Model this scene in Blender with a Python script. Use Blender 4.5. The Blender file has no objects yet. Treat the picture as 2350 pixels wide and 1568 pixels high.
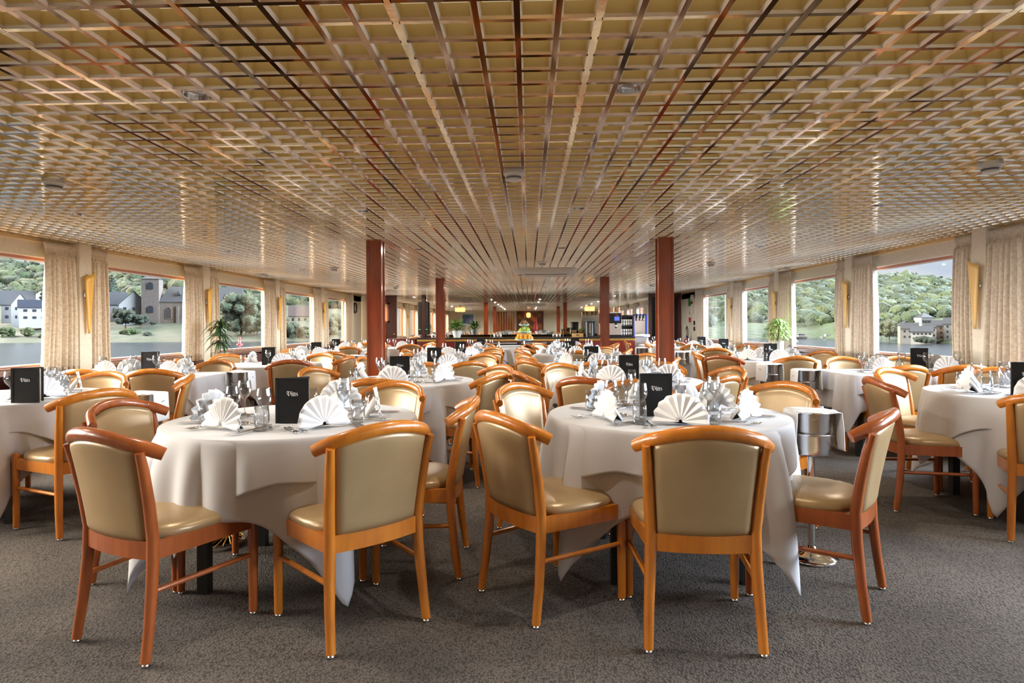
import bpy, math, random
from math import sin, cos, pi, radians as rad
from mathutils import Vector, Matrix, noise
random.seed(7)
SC = bpy.context.scene
COL = SC.collection

# ---------------------------------------------------------------- camera
cam_d = bpy.data.cameras.new('camera')
cam = bpy.data.objects.new('camera', cam_d); COL.objects.link(cam)
cam_d.sensor_width = 36; cam_d.lens = 1400 / 2350 * 36
cam_d.shift_y = -0.0157; cam_d.clip_end = 5000; cam_d.clip_start = .05
cam.matrix_world = (Matrix.Translation((0, 0, 1.2)) @ Matrix.Rotation(math.atan(38 / 1400), 4, 'Z')
                    @ Matrix.Rotation(pi / 2, 4, 'X') @ Matrix.Rotation(-.006, 4, 'Z'))
SC.camera = cam

# ---------------------------------------------------------------- sky, daylight, exposure
SC.view_settings.view_transform = 'Standard'; SC.view_settings.look = 'None'
SC.view_settings.exposure = -0.12; SC.view_settings.gamma = 1; SC.view_settings.use_curve_mapping = False
SC.cycles.max_bounces = 8; SC.cycles.diffuse_bounces = 4; SC.cycles.glossy_bounces = 5
SC.cycles.transmission_bounces = 6; SC.cycles.transparent_max_bounces = 24
SC.cycles.caustics_reflective = False; SC.cycles.caustics_refractive = False
SC.cycles.sample_clamp_indirect = 4; SC.cycles.use_denoising = True
world = bpy.data.worlds.new('sky'); SC.world = world; world.use_nodes = True
wt = world.node_tree; wt.nodes.clear()
def wn(t, **k):
    n = wt.nodes.new(t)
    for a, b in k.items(): setattr(n, a, b)
    return n
tc = wn('ShaderNodeTexCoord'); mp = wn('ShaderNodeMapping'); mp.inputs['Scale'].default_value = (1, 1, 3.2)
nz = wn('ShaderNodeTexNoise'); nz.inputs['Scale'].default_value = 3.2; nz.inputs['Detail'].default_value = 6; nz.inputs['Roughness'].default_value = .55
cr = wn('ShaderNodeValToRGB')
cr.color_ramp.elements[0].position = .32; cr.color_ramp.elements[0].color = (.50, .64, .88, 1)
cr.color_ramp.elements[1].position = .52; cr.color_ramp.elements[1].color = (.88, .90, .95, 1)
bg = wn('ShaderNodeBackground'); bg.inputs['Strength'].default_value = 1.0
wo = wn('ShaderNodeOutputWorld')
wt.links.new(tc.outputs['Generated'], mp.inputs['Vector']); wt.links.new(mp.outputs[0], nz.inputs['Vector'])
wt.links.new(nz.outputs[0], cr.inputs[0]); wt.links.new(cr.outputs[0], bg.inputs[0]); wt.links.new(bg.outputs[0], wo.inputs[0])

def sun(name, energy, color, angle, direction):
    l = bpy.data.lights.new(name, 'SUN'); l.energy = energy; l.color = color; l.angle = rad(angle)
    o = bpy.data.objects.new(name, l); COL.objects.link(o)
    o.rotation_euler = Vector(direction).to_track_quat('-Z', 'Y').to_euler()
    return o
# bright hazy daylight through the windows of both sides of the boat
sun('daylight_hill_side', 56.0, (.78, .88, 1.0), 60, (-1, -.05, -.42))
sun('daylight_church_side', 44.0, (1.0, .92, .80), 60, (1, -.05, -.42))

def area(name, loc, energy, color, size, sy=None, down=(0, 0, -1), spread=180):
    l = bpy.data.lights.new(name, 'AREA'); l.energy = energy; l.color = color; l.size = size
    if sy: l.shape = 'RECTANGLE'; l.size_y = sy
    else: l.shape = 'DISK'
    l.spread = rad(spread)
    o = bpy.data.objects.new(name, l); COL.objects.link(o); o.location = loc
    o.rotation_euler = Vector(down).to_track_quat('-Z', 'Y').to_euler()
    return o

# ---------------------------------------------------------------- materials
def mat(name, color, rough=.5, metal=0, coat=0, spec=.5, noise_=None, bump=None, emit=None, sheen=0, trans=0, stretch=None, subsurf=0):
    m = bpy.data.materials.new(name); m.use_nodes = True
    t = m.node_tree; b = t.nodes['Principled BSDF']
    b.inputs['Base Color'].default_value = (*color, 1); b.inputs['Roughness'].default_value = rough
    b.inputs['Metallic'].default_value = metal; b.inputs['Coat Weight'].default_value = coat
    b.inputs['Coat Roughness'].default_value = .12
    b.inputs['Specular IOR Level'].default_value = spec; b.inputs['Sheen Weight'].default_value = sheen
    b.inputs['Transmission Weight'].default_value = trans
    L = t.links.new
    c = None
    if noise_ or bump:
        c = t.nodes.new('ShaderNodeTexCoord'); mpn = t.nodes.new('ShaderNodeMapping'); L(c.outputs['Object'], mpn.inputs['Vector'])
        if stretch: mpn.inputs['Scale'].default_value = stretch
    if noise_:
        scale, col2, lo, hi = noise_
        n = t.nodes.new('ShaderNodeTexNoise'); n.inputs['Scale'].default_value = scale; n.inputs['Detail'].default_value = 5
        L(mpn.outputs[0], n.inputs['Vector'])
        r = t.nodes.new('ShaderNodeValToRGB'); r.color_ramp.elements[0].position = lo; r.color_ramp.elements[1].position = hi
        r.color_ramp.elements[0].color = (*color, 1); r.color_ramp.elements[1].color = (*col2, 1)
        L(n.outputs[0], r.inputs[0]); L(r.outputs[0], b.inputs['Base Color'])
    if bump:
        scale, strength, dist = bump
        n2 = t.nodes.new('ShaderNodeTexNoise'); n2.inputs['Scale'].default_value = scale; n2.inputs['Detail'].default_value = 3
        L(mpn.outputs[0], n2.inputs['Vector'])
        bp = t.nodes.new('ShaderNodeBump'); bp.inputs['Strength'].default_value = strength; bp.inputs['Distance'].default_value = dist
        L(n2.outputs[0], bp.inputs['Height']); L(bp.outputs[0], b.inputs['Normal'])
    if emit:
        b.inputs['Emission Color'].default_value = (*emit[0], 1); b.inputs['Emission Strength'].default_value = emit[1]
    return m
M = {}
M['honey'] = mat('honey_wood', (.57, .185, .016), .32, coat=.5, noise_=(9, (.43, .125, .011), .35, .7), stretch=(3, 3, .6))
M['red'] = mat('reddish_wood', (.38, .095, .018), .3, coat=.5, noise_=(9, (.27, .06, .012), .35, .7), stretch=(3, 3, .6))
M['leather'] = mat('tan_leather', (.42, .285, .145), .33, metal=.2, noise_=(6, (.37, .245, .12), .35, .7), bump=(60, .08, .004))
M['cloth'] = mat('white_tablecloth', (.58, .57, .59), .75, sheen=.2, bump=(5, .12, .02))
M['napkin'] = mat('white_napkin', (.86, .86, .88), .7, sheen=.2)
M['black'] = mat('black_leatherette', (.010, .010, .011), .42, spec=.3, bump=(90, .25, .003))
M['silverink'] = mat('silver_print', (.75, .75, .75), .5)
M['paper'] = mat('paper', (.8, .78, .72), .6)
M['steel'] = mat('polished_steel', (.72, .72, .73), .12, metal=1)
M['steel2'] = mat('brushed_steel', (.66, .66, .68), .25, metal=1)
M['blackleg'] = mat('black_table_leg', (.012, .012, .012), .4)
M['mahog'] = mat('varnished_mahogany', (.36, .058, .010), .28, coat=.8, noise_=(4, (.17, .026, .007), .35, .7), stretch=(3, 3, .5))
M['darkmahog'] = mat('dark_mahogany_panel', (.12, .022, .020), .35, coat=.3, noise_=(10, (.075, .014, .014), .35, .7), stretch=(6, 6, .4))
M['redpanel'] = mat('red_mahogany_panel', (.20, .018, .010), .35, coat=.3, noise_=(14, (.13, .012, .008), .35, .7), stretch=(8, 8, .3))
M['cream'] = mat('cream_wallpaper', (.92, .80, .60), .8, noise_=(30, (.86, .74, .54), .35, .65))
M['cream2'] = mat('pale_wallpaper', (.88, .83, .73), .8, noise_=(30, (.82, .77, .67), .35, .65))
M['creamtrim'] = mat('warm_cornice', (.75, .50, .22), .5)
M['curt_w'] = mat('sand_velvet', (.86, .70, .50), .6, sheen=.5, noise_=(38, (.70, .55, .37), .42, .62), bump=(40, .3, .01))
M['curt_c'] = mat('taupe_velvet', (.80, .71, .60), .6, sheen=.5, noise_=(38, (.66, .57, .47), .42, .62), bump=(40, .3, .01))
M['burg'] = mat('burgundy_panel', (.10, .022, .025), .4, coat=.3)
M['sill'] = mat('brown_sill', (.20, .10, .06), .4, coat=.3)
M['framered'] = mat('window_frame_red', (.35, .13, .08), .4)
M['framew'] = mat('window_frame_white', (.75, .74, .72), .4)
M['white'] = mat('white_plastic', (.92, .91, .87), .4)
M['greyslot'] = mat('grey_slot', (.12, .12, .12), .5)
M['mirror'] = mat('mirror_glass', (.86, .86, .82), .015, metal=1)
M['gold'] = mat('bronze_strip', (.21, .095, .03), .08, metal=1)
M['bevelm'] = mat('bright_bevelled_mirror', (1, .95, .84), .3, metal=1, bump=(12, .2, .006))
M['cellwall'] = mat('olive_cell_wall', (.76, .60, .28), .5)
M['cellpanel'] = mat('beige_ceiling_panel', (.80, .70, .52), .7)
M['seam'] = mat('light_gold_seam', (.80, .62, .38), .14, metal=1, bump=(9, .25, .006))
M['amber'] = mat('amber_glass', (.95, .50, .06), .35, coat=.4)
M['ambersoft'] = mat('pale_amber_glass', (.85, .55, .18), .35, coat=.4)
M['leaf'] = mat('green_leaf', (.07, .18, .025), .4, noise_=(20, (.13, .26, .05), .4, .6))
M['leafdark'] = mat('dark_green_leaf', (.02, .07, .02), .35, noise_=(20, (.06, .14, .04), .4, .6))
M['leafpale'] = mat('variegated_leaf', (.22, .40, .08), .45, noise_=(25, (.55, .62, .30), .45, .6))
M['stem'] = mat('brown_stem', (.15, .09, .05), .7)
M['terracotta'] = mat('stone_pot', (.55, .45, .33), .7)
M['whitepot'] = mat('white_pot', (.8, .8, .8), .3)
M['blackstone'] = mat('black_countertop', (.015, .015, .017), .2)
M['brass'] = mat('hammered_brass', (.75, .48, .14), .25, metal=1, bump=(40, .6, .01))
M['darkgrey'] = mat('dark_grey_appliance', (.03, .033, .036), .3)
M['copper'] = mat('copper_hopper', (.70, .48, .30), .25, metal=1)
M['screen'] = mat('blue_display', (.05, .08, .5), .3, emit=((.12, .2, .95), .8))
M['blue'] = mat('blue_plastic', (.01, .05, .50), .35)
M['wood'] = mat('pale_wood_crate', (.62, .36, .12), .6)
M['porcelain'] = mat('white_porcelain', (.8, .8, .8), .25)
M['orange'] = mat('orange_peel', (.90, .36, .02), .45, bump=(200, .2, .003))
M['grape'] = mat('green_grape', (.40, .55, .06), .3)
M['brownfruit'] = mat('brown_fruit', (.30, .14, .05), .6)
M['aqua'] = mat('frosted_aqua_glass', (.42, .68, .66), .3)
M['redobj'] = mat('red_paint', (.5, .02, .02), .4)
M['green'] = mat('green_sign', (.03, .30, .08), .5)
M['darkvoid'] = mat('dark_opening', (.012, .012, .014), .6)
M['clockface'] = mat('clock_face', (.62, .52, .40), .5)

def mix_glass(name, tint, power, gloss_rough=.02, base=.04):
    m = bpy.data.materials.new(name); m.use_nodes = True; t = m.node_tree; t.nodes.clear(); L = t.links.new
    o = t.nodes.new('ShaderNodeOutputMaterial'); mx = t.nodes.new('ShaderNodeMixShader')
    tr = t.nodes.new('ShaderNodeBsdfTransparent'); tr.inputs[0].default_value = (*tint, 1)
    gl = t.nodes.new('ShaderNodeBsdfGlossy'); gl.inputs['Roughness'].default_value = gloss_rough
    lw = t.nodes.new('ShaderNodeLayerWeight'); lw.inputs['Blend'].default_value = .5
    p = t.nodes.new('ShaderNodeMath'); p.operation = 'POWER'; p.inputs[1].default_value = power
    a = t.nodes.new('ShaderNodeMath'); a.operation = 'ADD'; a.inputs[1].default_value = base; a.use_clamp = True
    L(lw.outputs['Facing'], p.inputs[0]); L(p.outputs[0], a.inputs[0]); L(a.outputs[0], mx.inputs[0])
    L(tr.outputs[0], mx.inputs[1]); L(gl.outputs[0], mx.inputs[2]); L(mx.outputs[0], o.inputs[0])
    return m
M['pane'] = mix_glass('window_pane', (.95, .965, .97), 7, .01, .004)
M['glass'] = mix_glass('clear_drinking_glass', (.93, .94, .95), 1.9, .02, .05)

def carpet():
    m = mat('grey_brown_carpet', (.125, .105, .088), .95)
    t = m.node_tree; L = t.links.new; b = t.nodes['Principled BSDF']
    c = t.nodes.new('ShaderNodeTexCoord')
    n1 = t.nodes.new('ShaderNodeTexNoise'); n1.inputs['Scale'].default_value = 1.6; n1.inputs['Detail'].default_value = 4
    mp = t.nodes.new('ShaderNodeMapping'); mp.inputs['Rotation'].default_value = (0, 0, .5); mp.inputs['Scale'].default_value = (150, 95, 1)
    v = t.nodes.new('ShaderNodeTexVoronoi'); v.inputs['Scale'].default_value = 1
    r1 = t.nodes.new('ShaderNodeValToRGB'); r1.color_ramp.elements[0].color = (.058, .047, .039, 1); r1.color_ramp.elements[1].color = (.098, .080, .066, 1)
    r1.color_ramp.elements[0].position = .35; r1.color_ramp.elements[1].position = .65
    mx = t.nodes.new('ShaderNodeMixRGB'); mx.blend_type = 'MULTIPLY'; mx.inputs[0].default_value = 1
    r2 = t.nodes.new('ShaderNodeValToRGB'); r2.color_ramp.elements[0].color = (1.9, 1.9, 1.9, 1); r2.color_ramp.elements[1].color = (.45, .45, .45, 1)
    r2.color_ramp.elements[0].position = .1; r2.color_ramp.elements[1].position = .8
    L(c.outputs['Object'], n1.inputs['Vector']); L(c.outputs['Object'], mp.inputs['Vector']); L(mp.outputs[0], v.inputs['Vector'])
    L(n1.outputs[0], r1.inputs[0]); L(v.outputs['Distance'], r2.inputs[0]); L(r1.outputs[0], mx.inputs[1]); L(r2.outputs[0], mx.inputs[2])
    L(mx.outputs[0], b.inputs['Base Color'])
    bp = t.nodes.new('ShaderNodeBump'); bp.invert = True; bp.inputs['Strength'].default_value = .8; bp.inputs['Distance'].default_value = .004
    L(v.outputs['Distance'], bp.inputs['Height']); L(bp.outputs[0], b.inputs['Normal'])
    return m
M['carpet'] = carpet()

# ---------------------------------------------------------------- mesh builder
class MB:
    def __init__(s): s.v = []; s.f = []; s.m = []
    def add(s, vs, fs, mi=0):
        b = len(s.v); s.v += [tuple(p) for p in vs]
        for f in fs: s.f.append(tuple(b + i for i in f)); s.m.append(mi)
        return s
    def box(s, c, d, rz=0, mi=0, taper=1, rot=None):
        x, y, z = d[0] / 2, d[1] / 2, d[2] / 2
        vs = []
        for sz in (-1, 1):
            k = taper if sz > 0 else 1
            for sx, sy in ((-1, -1), (1, -1), (1, 1), (-1, 1)): vs.append(Vector((sx * x * k, sy * y * k, sz * z)))
        R = rot if rot is not None else Matrix.Rotation(rz, 3, 'Z')
        vs = [R @ p + Vector(c) for p in vs]
        return s.add(vs, [(3, 2, 1, 0), (4, 5, 6, 7), (0, 1, 5, 4), (1, 2, 6, 5), (2, 3, 7, 6), (3, 0, 4, 7)], mi)
    def bb(s, x0, x1, y0, y1, z0, z1, mi=0):
        return s.box(((x0 + x1) / 2, (y0 + y1) / 2, (z0 + z1) / 2), (x1 - x0, y1 - y0, z1 - z0), mi=mi)
    def tube(s, path, rad_, n=10, mi=0, sq=1.0, up=(0, 0, 1), cap=True):
        """swept tube; radius may be a number, list, or list of (a, b) with a sideways and b along 'up'"""
        P = [Vector(p) for p in path]; rings = []
        for i, p in enumerate(P):
            t = (P[min(i + 1, len(P) - 1)] - P[max(i - 1, 0)]).normalized()
            u = Vector(up); a = t.cross(u)
            if a.length < 1e-3: a = t.cross(Vector((0, 1, 0)))
            a.normalize(); b = a.cross(t).normalized()
            r = rad_[i] if isinstance(rad_, (list, tuple)) else rad_
            ra, rb = r if isinstance(r, (list, tuple)) else (r, r)
            rings.append([p + a * ra * cos(2 * pi * k / n) + b * rb * sin(2 * pi * k / n) for k in range(n)])
        vs = [q for R in rings for q in R]; fs = []
        for i in range(len(P) - 1):
            for k in range(n):
                k2 = (k + 1) % n; fs.append((i * n + k, i * n + k2, (i + 1) * n + k2, (i + 1) * n + k))
        if cap:
            fs.append(tuple(reversed(range(n)))); fs.append(tuple((len(P) - 1) * n + k for k in range(n)))
        return s.add(vs, fs, mi)
    def lathe(s, prof, n=24, c=(0, 0, 0), mi=0, cap=False):
        vs = []; fs = []
        for r, z in prof:
            for k in range(n): vs.append((c[0] + r * cos(2 * pi * k / n), c[1] + r * sin(2 * pi * k / n), c[2] + z))
        for i in range(len(prof) - 1):
            for k in range(n):
                k2 = (k + 1) % n; fs.append((i * n + k, i * n + k2, (i + 1) * n + k2, (i + 1) * n + k))
        if cap:
            fs.append(tuple(reversed(range(n)))); fs.append(tuple((len(prof) - 1) * n + k for k in range(n)))
        return s.add(vs, fs, mi)
    def grid(s, fn, nu, nv, mi=0, closed=False):
        vs = [fn(i / (nu if closed else nu - 1), j / (nv - 1)) for j in range(nv) for i in range(nu)]
        fs = []
        for j in range(nv - 1):
            for i in range(nu if closed else nu - 1):
                i2 = (i + 1) % nu; fs.append((j * nu + i, j * nu + i2, (j + 1) * nu + i2, (j + 1) * nu + i))
        return s.add(vs, fs, mi)
    def prism(s, pts, y0, y1, mi=0):
        """polygon in x,z extruded along y"""
        n = len(pts); vs = [(x, y0, z) for x, z in pts] + [(x, y1, z) for x, z in pts]
        fs = [tuple(range(n)), tuple(reversed(range(n, 2 * n)))] + [((i + 1) % n, i, n + i, n + (i + 1) % n) for i in range(n)]
        return s.add(vs, fs, mi)
    def xf(s, mtx, start=0):
        for i in range(start, len(s.v)): s.v[i] = tuple(mtx @ Vector(s.v[i]))
        return s
    def mesh(s, name, mats, smooth=False):
        me = bpy.data.meshes.new(name); me.from_pydata(s.v, [], s.f)
        for m in (mats if isinstance(mats, (list, tuple)) else [mats]): me.materials.append(m)
        if any(s.m): me.polygons.foreach_set('material_index', s.m)
        if smooth:
            me.polygons.foreach_set('use_smooth', [True] * len(me.polygons))
        me.update()
        return me
    def obj(s, name, mats, parent=None, smooth=False, angle=None, loc=None):
        me = s.mesh(name, mats, smooth or bool(angle))
        o = bpy.data.objects.new(name, me); COL.objects.link(o)
        if angle:
            try: me.set_sharp_from_angle(angle=rad(angle))
            except Exception: pass
        if parent: o.parent = parent
        if loc: o.location = loc
        return o

def tag(o, label=None, cat=None, group=None, kind=None):
    if label: o['label'] = label
    if cat: o['category'] = cat
    if group: o['group'] = group
    if kind: o['kind'] = kind
    return o
def empty(name, loc=(0, 0, 0), rz=0):
    o = bpy.data.objects.new(name, None); COL.objects.link(o); o.location = loc; o.rotation_euler = (0, 0, rz); o.empty_display_size = .1
    return o
def struct(name, mb, mats, **k):
    o = mb.obj(name, mats, **k); o['kind'] = 'structure'; return o
def copy_tree(o, parent=None):
    c = o.copy(); COL.objects.link(c); c.parent = parent
    for ch in KIDS.get(o.name, []): copy_tree(ch, c)
    return c
KIDS = {}
def register(root):
    """remember the children of a prototype so that copies are quick"""
    def walk(o):
        ks = [c for c in bpy.data.objects if c.parent == o]; KIDS[o.name] = ks
        for c in ks: walk(c)
    walk(root)
class Proto:
    """first use hands out the prototype itself, later uses copy it"""
    def __init__(s, root): s.root = root; s.used = False; register(root)
    def put(s, loc, rz=0, label=None, group=None, cat=None, scale=None):
        if s.used: o = copy_tree(s.root)
        else: o = s.root; s.used = True
        o.location = loc; o.rotation_euler = (0, 0, rz)
        if scale: o.scale = (scale,) * 3
        tag(o, label, cat, group); return o

XL, XR, YB, YR, HC = -4.9, 4.42, 17.75, -1.3, 2.1     # side walls, mirror wall, rear wall, ceiling height
YP = lambda y: y
# ================================================================ ROOM SHELL
mb = MB(); mb.bb(XL - .3, XR + .3, YR - .2, YB + .2, -.12, 0); struct('floor', mb, M['carpet'])

def make_ceiling():
    c = .12; h = .0090; bw = .0075; bt = .0030; z0 = HC; zb = HC + .010; zt = HC + .050
    x0 = -4.933; nx = 78; y0 = -1.24; ny = 158
    v = []; f = []; m = []
    # seam phase: bright seam lines pass about x = -0.42 and x = 0.19, every fifth strip
    sx = [i for i in range(nx + 1)]
    def strip_m(i, off): return 3 if (i - off) % 5 == 0 else 0
    X = [x0 + .105 + i * c - .12 for i in range(nx + 1)]; Y = [y0 + .04 + j * c for j in range(ny + 1)]
    offx = 3; offy = 0
    def q(a, b, c_, d, mi):
        n = len(v); v.extend((a, b, c_, d)); f.append((n, n + 1, n + 2, n + 3)); m.append(mi)
    ya, yb = Y[0], Y[-1]
    for i in range(nx + 1):
        hh = h + (.003 if (i - offx) % 5 == 0 else 0)
        q((X[i] - hh, ya, z0), (X[i] - hh, yb, z0), (X[i] + hh, yb, z0), (X[i] + hh, ya, z0), strip_m(i, offx))
    for j in range(ny + 1):
        mi = strip_m(j, offy)
        for i in range(nx):
            q((X[i] + h, Y[j] - h, z0), (X[i] + h, Y[j] + h, z0), (X[i + 1] - h, Y[j] + h, z0), (X[i + 1] - h, Y[j] - h, z0), mi)
    for i in range(nx):
        for j in range(ny):
            a, b, c1, d = X[i] + h, X[i + 1] - h, Y[j] + h, Y[j + 1] - h
            A = [(a, c1), (b, c1), (b, d), (a, d)]; B = [(a + bw, c1 + bt), (b - bw, c1 + bt), (b - bw, d - bt), (a + bw, d - bt)]
            n = len(v)
            v.extend([(x, y, z0) for x, y in A]); v.extend([(x, y, zb) for x, y in B]); v.extend([(x, y, zt) for x, y in B])
            for k in range(4):
                k2 = (k + 1) % 4
                f.append((n + k, n + 4 + k, n + 4 + k2, n + k2)); m.append(1)
                f.append((n + 4 + k, n + 8 + k, n + 8 + k2, n + 4 + k2)); m.append(2)
    b = MB(); b.v = v; b.f = f; b.m = m
    o = struct('ceiling', b, [M['gold'], M['bevelm'], M['cellwall'], M['seam']])
    mb = MB(); mb.bb(XL - .3, XR + .3, YR - .1, YB + .1, HC + .30, HC + .34)
    p = mb.obj('ceiling_panel', M['cellpanel'], o)
    return o
make_ceiling()
# added fill lights above the lattice brighten its panel and cell walls
for i in range(4):
    area('added_fill_above_lattice', (-.24, 1.0 + 4.75 * i, HC + .07), 66, (1, .93, .82), 9.1, 4.7, down=(0, 0, 1))

# side walls ------------------------------------------------------
ZS, ZT = .80, 1.915                  # window opening bottom and top
LP = [-1.1, 1.4, 3.9, 6.45, 8.93, 11.5, 14.05, 16.45]
RP = [-1.2, 1.2, 3.58, 5.93, 8.30, 10.68, 13.0, 15.75]
def side_wall(side, X, P, cream, out):
    s = -1 if out < 0 else 1          # outward direction sign along x
    w = MB()
    w.bb(min(X, X + s * .16), max(X, X + s * .16), YR, YB, ZT, HC + .34, 0)     # fascia over the windows
    for i, y in enumerate(P):
        w.bb(min(X - s * .13, X + s * .16), max(X - s * .13, X + s * .16), y - .09, y + .09, 0, HC, 0)
    w.bb(min(X, X + s * .16), max(X, X + s * .16), P[-1], YB, 0, HC, 0)
    o = struct('wall_left' if s < 0 else 'wall_right', w, cream)
    tr = MB(); tr.bb(min(X, X - s * .02), max(X, X - s * .02), YR, YB, HC - .035, HC - .002)
    struct('trim_1' if s < 0 else 'trim_2', tr, M['creamtrim'])
    b = MB(); b.bb(min(X, X + s * .16), max(X, X + s * .16), YR, P[-1], 0, ZS - .04, 0)
    struct('wall_lower_left' if s < 0 else 'wall_lower_right', b, M['burg'])
    b = MB(); b.bb(min(X - s * .12, X + s * .16), max(X - s * .12, X + s * .16), YR, P[-1], ZS - .04, ZS, 0)
    b.bb(min(X - s * .05, X + s * .02), max(X - s * .05, X + s * .02), YR, P[-1], ZS, ZS + .02, 0)
    struct('trim_3' if s < 0 else 'trim_4', b, M['sill'])
    n0 = 1 if s < 0 else 20
    k = 0
    for a, c in zip(P[:-1], P[1:]):
        y0, y1 = a + .09, c - .09; xf_ = X + s * .10
        win = struct('window_%d' % (n0 + k), MB().bb(min(xf_, xf_ + s * .01), max(xf_, xf_ + s * .01), y0, y1, ZS, ZT), M['pane'])
        fr = MB(); t = .028
        for (u0, u1, z0, z1) in ((y0, y1, ZT - t, ZT), (y0, y1, ZS, ZS + t), (y0, y0 + t, ZS, ZT), (y1 - t, y1, ZS, ZT)):
            fr.bb(min(xf_ - s * .035, xf_ - s * .005), max(xf_ - s * .035, xf_ - s * .005), u0, u1, z0, z1)
        fr.obj('window_frame', M['framered'], win)
        fr = MB(); t2 = .014
        for (u0, u1, z0, z1) in ((y0 + t, y1 - t, ZT - t - t2, ZT - t), (y0 + t, y1 - t, ZS + t, ZS + t + t2)):
            fr.bb(min(xf_ - s * .03, xf_ - s * .01), max(xf_ - s * .03, xf_ - s * .01), u0, u1, z0, z1)
        if k == len(P) - 2: fr.bb(min(xf_ - s * .03, xf_ - s * .01), max(xf_ - s * .03, xf_ - s * .01), (y0 + y1) / 2 - .3, (y0 + y1) / 2 - .285, ZS, ZT)
        fr.obj('glazing_bar', M['framew'], win)
        k += 1
side_wall('left', XL, LP, M['cream'], -1)
side_wall('right', XR, RP, M['cream2'], 1)
# rear wall behind the camera (seen only in the mirror)
mb = MB(); mb.bb(XL - .3, XR + .3, YR - .15, YR, 0, HC + .34); struct('wall_rear', mb, M['cream'])
# roof deck above and hull outside keep the daylight to the windows
mb = MB(); mb.bb(XL - .5, XR + .5, YR - .3, YB + 3, HC + .36, HC + .42); struct('roof', mb, M['white'])
mb = MB(); mb.bb(XL - .45, XR + .45, YR - .3, YB + 3, -2.2, -.13); struct('hull_structure', mb, M['white'])

# mirror wall -----------------------------------------------------
mb = MB(); mb.bb(XL - .2, XR + .2, YB + .03, YB + .15, 0, HC + .34); struct('wall_back', mb, M['cream'])
JO = [-3.84, -3.12, -1.1, 1.0, 3.46]
for i, (a, b) in enumerate(zip(JO[:-1], JO[1:])):
    mb = MB(); mb.bb(a + .006, b - .006, YB - .012, YB, .0, HC)
    o = mb.obj('wall_mirror', M['mirror'])
    tag(o, ['narrow mirror panel beside the dark mahogany door', 'mirror panel behind the potted plant on the bar', 'middle mirror panel behind the tiered fruit stand',
            'mirror panel behind the coffee machines and beer taps'][i], 'mirror', 'mirror panels behind the bar')
mb = MB()
for x in JO: mb.bb(x - .008, x + .008, YB - .016, YB - .001, 0, HC)
struct('trim_5', mb, M['white'])
# dark door with a small framed pane (church side) and the open doorway (hill side)
def door(name, x0, x1, pane=True):
    mb = MB(); mb.bb(x0, x1, YB - .05, YB, 0, HC - .01); o = struct(name, mb, M['darkmahog'])
    if pane:
        xa, xb = x0 + .06, x1 - .20
        mb = MB()
        for (a, b, c, d) in ((xa, xb, 1.83, 1.88), (xa, xb, 1.30, 1.35), (xa, xa + .05, 1.30, 1.88), (xb - .05, xb, 1.30, 1.88)): mb.bb(a, b, YB - .08, YB - .05, c, d)
        mb.obj('pane_frame', M['mahog'], o)
        MB().bb(xa + .05, xb - .05, YB - .06, YB - .051, 1.35, 1.83).obj('door_pane', M['mirror'], o)
        MB().bb(x1 - .09, x1 - .02, YB - .10, YB - .05, .96, .98).obj('door_handle', M['brass'], o)
    return o
door('door_1', -4.55, -3.86)
mb = MB()
mb.bb(3.47, 3.56, YB - .06, YB, 0, HC); mb.bb(4.30, 4.40, YB - .06, YB, 0, HC); mb.bb(3.56, 4.3, YB - .06, YB, 2.0, HC)
d2 = struct('door_2', mb, M['darkmahog'])
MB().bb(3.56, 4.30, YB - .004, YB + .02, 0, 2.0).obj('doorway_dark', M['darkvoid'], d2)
mb = MB(); mb.bb(3.66, 3.92, YB - .05, YB - .01, .02, 1.7); mb.bb(4.02, 4.06, YB - .04, YB - .01, .5, 1.8); mb.obj('locker_front', M['darkgrey'], d2)

# mahogany pillars
def pillar(x, y, label):
    p = empty('mahogany_pillar', (x, y, 0)); tag(p, label, 'pillar', 'square mahogany pillars')
    p['kind'] = 'structure'
    MB().box((0, 0, HC / 2), (.136, .136, HC)).obj('pillar_core', M['mahog'], p)
    mb = MB()
    for sx in (-1, 1):
        for sy in (-1, 1): mb.box((sx * .070, sy * .070, HC / 2), (.018, .018, HC))
    mb.obj('corner_bead', M['mahog'], p)
pillar(-1.61, 6.40, 'mahogany pillar behind the second church-side aisle table')
pillar(1.42, 6.40, 'mahogany pillar behind the second hill-side aisle table')
pillar(-1.67, 11.55, 'far mahogany pillar in front of the plant on the bar')
pillar(1.43, 11.50, 'far mahogany pillar in front of the coffee machine')

# curtains --------------------------------------------------------
def curtain_mesh(width, bell, seed, heading_out):
    """hangs from the header tape; local y along the wall, x depth"""
    r = random.Random(seed); n = 6 if width > .35 else 4
    ph = r.random() * 6; H = HC - .03 - .72
    def fn(u, v):
        z = HC - .03 - v * H
        tape = max(0, 1 - v / .075)
        flare = 1 + bell * v + .10 * tape
        y = (u - .5) * width * flare + .015 * sin(3 * v + ph) * v
        w = n * 2 * pi * u + ph + .8 * v * sin(2 * u * pi)
        dep = (.040 + .022 * min(1, v * 2)) * (abs(sin(w * .5)) * 2 - 1) + .010 * sin(2.3 * w + 1.3 * v)
        if v < .09: dep = .012 * sin(w * 3.1 + 20 * v) + (.012 if .05 < v < .09 else .02)
        if .05 < v < .08: y *= .93
        return (dep, y, z)
    mb = MB(); mb.grid(fn, 90, 40); return mb.mesh('curtain', M['curt_w'], True)
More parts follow.
